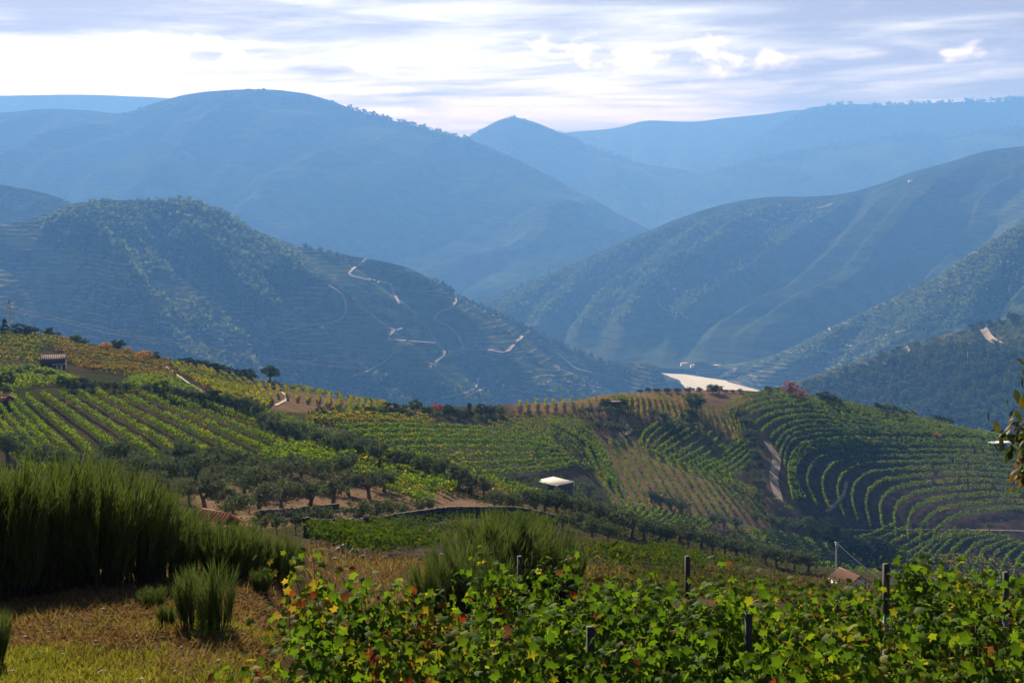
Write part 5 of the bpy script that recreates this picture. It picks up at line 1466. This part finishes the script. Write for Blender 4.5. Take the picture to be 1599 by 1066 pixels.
def near_vine(px, Y, top, half, seed, mix, label, group, n_canes=9, per=40, single_leaves=46, lsize=0.09):
    """one vine on its wire: trunk, canes, leaves; the leaves one can tell apart from the camera side are parts"""
    r = np.random.default_rng(seed)
    x0 = (px - CX) / K * Y
    z0 = float(ground_z(x0, Y))
    o = add('grapevine', None, None, (x0, Y, z0)); tag(o, label, 'grapevine', group)
    tb = MB()
    limb(tb, (0, 0, -0.1), (0.03, 0, 0.62), 0.035, 0.026, r, 0.08)
    limb(tb, (0.03, 0, 0.60), (half * 0.8, 0, 0.68), 0.02, 0.012, r, 0.04, 5, 5)
    limb(tb, (0.03, 0, 0.60), (-half * 0.8, 0, 0.68), 0.02, 0.012, r, 0.04, 5, 5)
    tb.build('trunk', M['bark'], o, True)
    cb = MB(); C, Nn = [], []
    for c_ in range(n_canes):
        xs = (c_ / (n_canes - 1) * 2 - 1) * half + r.normal(0, 0.06)
        H_ = top * (0.70 + 0.42 * r.random())
        e = np.array([xs + r.normal(0, 0.16), r.normal(0, 0.16), H_])
        p = limb(cb, (xs * 0.8, 0, 0.62), e, 0.007, 0.003, r, 0.10, 7, 4)
        if r.random() < 0.5:
            e2 = p[4] + np.array([r.normal(0, 0.25), r.normal(0, 0.22), -0.25 * r.random()])
            limb(cb, p[4], e2, 0.004, 0.002, r, 0.1, 4, 4)
        u = r.random(per) ** 0.85
        b = np.stack([np.interp(u, np.linspace(0, 1, 7), p[:, k]) for k in range(3)], 1)
        off = r.normal(0, 0.14, (per, 3)) * np.array([1, 1.15, 0.8])
        C.append(b + off); Nn.append(off * 3.0 + np.array([0, -0.25, 0.55]) + r.normal(0, 0.42, (per, 3)))
    low = int(per * 2.2)
    C.append(np.stack([half * r.uniform(-1.1, 1.1, low), r.normal(0, 0.2, low), 0.30 + 0.55 * r.random(low)], 1)); Nn.append(np.array([0, -0.6, 0.4]) + r.normal(0, 0.5, (low, 3)))
    cb.build('canes', M['cane'], o)
    C, Nn = np.concatenate(C), np.concatenate(Nn)
    n = len(C)
    Fm = basis(Nn, r)
    S = lsize * (0.65 + 0.6 * r.random(n))
    # patches of turned leaves
    pt = fbm((C[:, 0] + x0) * 1.6 + seed * 0.37, C[:, 2] * 1.6 + 4 + seed, 3)
    mi = np.zeros(n, int)
    rn = r.random(n) - pt * 1.1
    mi[rn < mix[0]] = 1; mi[rn < mix[1]] = 2
    mi[(r.random(n) < 0.02)] = 3
    # outermost towards the valley road side and the top are separate parts
    score = -C[:, 1] * 1.0 + C[:, 2] * 0.5 + r.normal(0, 0.08, n)
    order = np.argsort(-score)
    solo, rest = order[:single_leaves], order[single_leaves:]
    vs_, fs_, ms_, cnt = [], [], [], 0
    for k in range(3):
        sel = rest[k::3]
        v, f = LT[k]
        vv = np.einsum('nij,vj->nvi', Fm[sel], v) * S[sel][:, None, None] + C[sel][:, None]
        vs_.append(vv.reshape(-1, 3)); fs_.append((np.arange(len(sel))[:, None, None] * len(v) + f[None]).reshape(-1, 3) + cnt); cnt += len(sel) * len(v)
        ms_.append(np.repeat(mi[sel], len(f)))
    fo = add('foliage', mesh_data('foliage', np.concatenate(vs_), np.concatenate(fs_), VMATS, midx=np.concatenate(ms_)), o)
    fo['kind'] = 'stuff'
    for i in solo:
        lf = bpy.data.objects.new('leaf', LEAFD[mi[i]][i % 3])
        col.objects.link(lf)
        lf.parent = o
        lf.matrix_local = mathutils.Matrix.Translation(C[i]) @ mathutils.Matrix(Fm[i].tolist()).to_4x4() @ mathutils.Matrix.Scale(S[i], 4)
    return o

rows_near = [
    ('front', 10.4, [545, 650, 745, 845, 985, 1130, 1280, 1430, 1575, 1700], 1.65),
    ('middle', 13.0, [545, 622, 712, 815, 930, 1050, 1170, 1295, 1415, 1535, 1650], 1.70),
    ('back', 16.0, [812, 905, 1000, 1090, 1190, 1290, 1385, 1480, 1575, 1670], 1.72)]
side_of = {'front': 'closest to the camera', 'middle': 'between the front and back rows', 'back': 'against the view'}
r_ = np.random.default_rng(123)
for rname, Y0, pxs, top in rows_near:
    for i, px in enumerate(pxs):
        Y = Y0 - 0.05 * (px - CX) / K * Y0 + r_.normal(0, 0.08)
        tp = top * (0.92 + 0.16 * r_.random())
        mix = (-0.34, -0.42)
        if px < 640: mix = (0.08, -0.16)
        if 1230 < px < 1340 and rname == 'back': mix = (0.40, -0.06)
        if rname == 'middle' and px == 545: tp = 2.05
        if rname == 'middle' and px == 622: tp = 1.7
        if rname == 'middle' and px in (712, 815): tp = 1.42
        if rname == 'back' and px in (905, 1000, 1090): tp = 1.4
        if rname == 'back' and px in (1190, 1290): tp = 1.42
        step = 0.56 * Y0 / 10.4 if rname == 'front' else 0.68
        near_vine(px, Y, tp, step, 600 + len(bpy.data.objects) % 977, mix, f'{nth(i + 1)} grapevine from the left in the {rname} vine row', f'grapevines of the {rname} near row', 11, 80 if rname != 'back' else 68, 50 if rname != 'back' else 36)

# posts and wires
POSTS = [(1383, 14.0, 880, 'tall two-tone slate post standing clear above the right vines'), (1570, 15.2, 893, 'slate post near the right edge above the vines'), (921, 10.6, 978, 'short slate post among the front vines'), (811, 17.0, 868, 'dark post beside the middle broom clump'), (1073, 16.6, 868, 'dark post rising behind the middle vines'), (1168, 12.4, 955, 'slate post buried in the middle vines'), (640, 13.2, 985, 'post hidden in the left vines')]
for px, Y, py, lab in POSTS:
    x = (px - CX) / K * Y
    z0 = float(ground_z(x, Y)); z1 = (HY - py) / K * Y
    o = add('vine_post', None, None, (x, Y, z0), 0.3); tag(o, lab, 'post')
    hgt = z1 - z0
    w = 0.052
    b = MB(); b.box((0, 0, (hgt - 0.55) / 2 - 0.15), (w, w, hgt - 0.55 + 0.3)); b.build('shaft', M['slate'], o)
    b = MB(); b.box((0.004, 0, hgt - 0.275), (w * 1.04, w * 1.04, 0.55)); b.build('post_top', M['slate_dark'], o)
    b = MB(); b.tube([(0, -w * 0.6, hgt - 0.42), (0.10, -w * 0.7, hgt - 0.43)], [0.008, 0.008], 5); b.build('wire_staple', M['wire'], o)
for rname, Y0, pxs, top in rows_near:
    xa, xb = (pxs[0] - CX) / K * Y0, (pxs[-1] - CX) / K * Y0
    for hh, nm in ((0.75, 'lower'), (1.2, 'upper')):
        ya, yb = Y0 - 0.05 * xa, Y0 - 0.05 * xb
        xs = np.linspace(xa, xb, 30); ys = np.linspace(ya, yb, 30)
        zs = ground_z(xs, ys); zs = np.linspace(zs[0], zs[-1], 30) + hh
        m = MB(); m.tube(np.stack([xs, ys - 0.12, zs], 1), 0.004, 4)
        tag(m.build('trellis_wire', M['wire']), f'{nm} trellis wire of the {rname} near vine row', 'wire')

# ------------------------------------------------------------------ the tree whose branches hang in at the right edge
M['tree_leaf'] = leaf_mat('fruit_tree_leaf', (0.022, 0.038, 0.010), (0.055, 0.075, 0.018), (0.16, 0.065, 0.02), 0.35, 2.0, 0.025, third=0.05)
def edge_tree():
    r = np.random.default_rng(77)
    Y = 7.4
    x0 = 4.44
    z0 = float(ground_z(x0, Y))
    o = add('fruit_tree', None, None, (x0, Y, z0)); tag(o, 'leafy fruit tree hanging its dark branches in at the right edge', 'tree')
    up = -z0                                   # eye level above the foot
    tb = MB()
    top = np.array([0.05, 0, up - 2.1])
    limb(tb, (0, 0, -0.15), top, 0.11, 0.085, r, 0.04, 7, 8)
    ends = []
    tips = [(-1.42, 0.0, up - 1.16), (-1.50, 0.1, up - 1.42), (-1.35, -0.1, up - 1.72), (-1.15, 0.2, up - 1.0), (-1.05, -0.2, up - 1.50), (-0.9, 0.5, up - 0.7), (-0.7, -0.5, up - 1.1), (0.9, 0.3, up - 0.8), (1.2, -0.4, up - 1.2), (0.3, 0.9, up - 0.5), (0.2, -0.9, up - 0.7), (0.5, 0.1, up - 0.1), (-0.3, 0.2, up - 0.2), (-1.36, 0.15, up - 1.28), (-1.28, -0.15, up - 1.58), (-1.2, 0.05, up - 1.85), (-1.3, 0.2, up - 1.05), (-1.0, -0.3, up - 1.3), (-1.1, 0.3, up - 1.7)]
    for t in tips:
        t = np.array(t)
        midp = top + (t - top) * 0.55 + np.array([0, 0, 0.38])
        pts = np.stack([(1 - s) ** 2 * top + 2 * s * (1 - s) * midp + s * s * t for s in np.linspace(0, 1, 9)])
        tb.tube(pts, np.linspace(0.035, 0.005, 9), 5)
        ends.append(pts)
        for k in (4, 5, 6, 7):
            e = pts[k] + r.normal(0, 0.16, 3) + np.array([0, 0, -0.06])
            p2 = limb(tb, pts[k], e, 0.007, 0.003, r, 0.1, 5, 4)
            ends.append(p2)
    tb.build('trunk', M['bark'], o, True)
    n = 3800
    C = []
    for i in range(n):
        p = ends[r.integers(len(ends))]
        if i % 2 and p[-1][0] > -0.8: p = ends[r.integers(25)]
        C.append(p[r.integers(len(p) // 2, len(p))] + r.normal(0, 0.055, 3))
    C = np.array(C)
    pr = np.array([(0, 0, 0), (-0.16, 0.22, -0.02), (-0.23, 0.5, -0.05), (-0.13, 0.8, -0.06), (0, 1.08, -0.12), (0.13, 0.8, -0.06), (0.23, 0.5, -0.05), (0.16, 0.22, -0.02), (0, 0.5, 0.03)])
    f = np.array([[i, (i + 1) % 8, 8] for i in range(8)])
    Fm = basis(r.normal(0, 1, (n, 3)), r, 1.3)
    S = 0.072 * (0.7 + 0.6 * r.random(n))
    # the leaves nearest the picture are parts of their own
    order = np.argsort(C[:, 0])
    solo, rest = order[:150], order[150:]
    vv = np.einsum('nij,vj->nvi', Fm[rest], pr) * S[rest][:, None, None] + C[rest][:, None]
    ff = (np.arange(len(rest))[:, None, None] * 9 + f[None]).reshape(-1, 3)
    cr = add('crown', mesh_data('crown', vv.reshape(-1, 3), ff, M['tree_leaf']), o)
    ld = mesh_data('leaf', pr, f, M['tree_leaf'])
    for i in solo:
        lf = bpy.data.objects.new('leaf', ld)
        col.objects.link(lf)
        lf.parent = o
        lf.matrix_local = mathutils.Matrix.Translation(C[i]) @ mathutils.Matrix(Fm[i].tolist()).to_4x4() @ mathutils.Matrix.Scale(S[i], 4)
edge_tree()
tot = sum(len(m.polygons) for m in bpy.data.meshes)
print('polygons', tot, 'objects', len(bpy.data.objects))
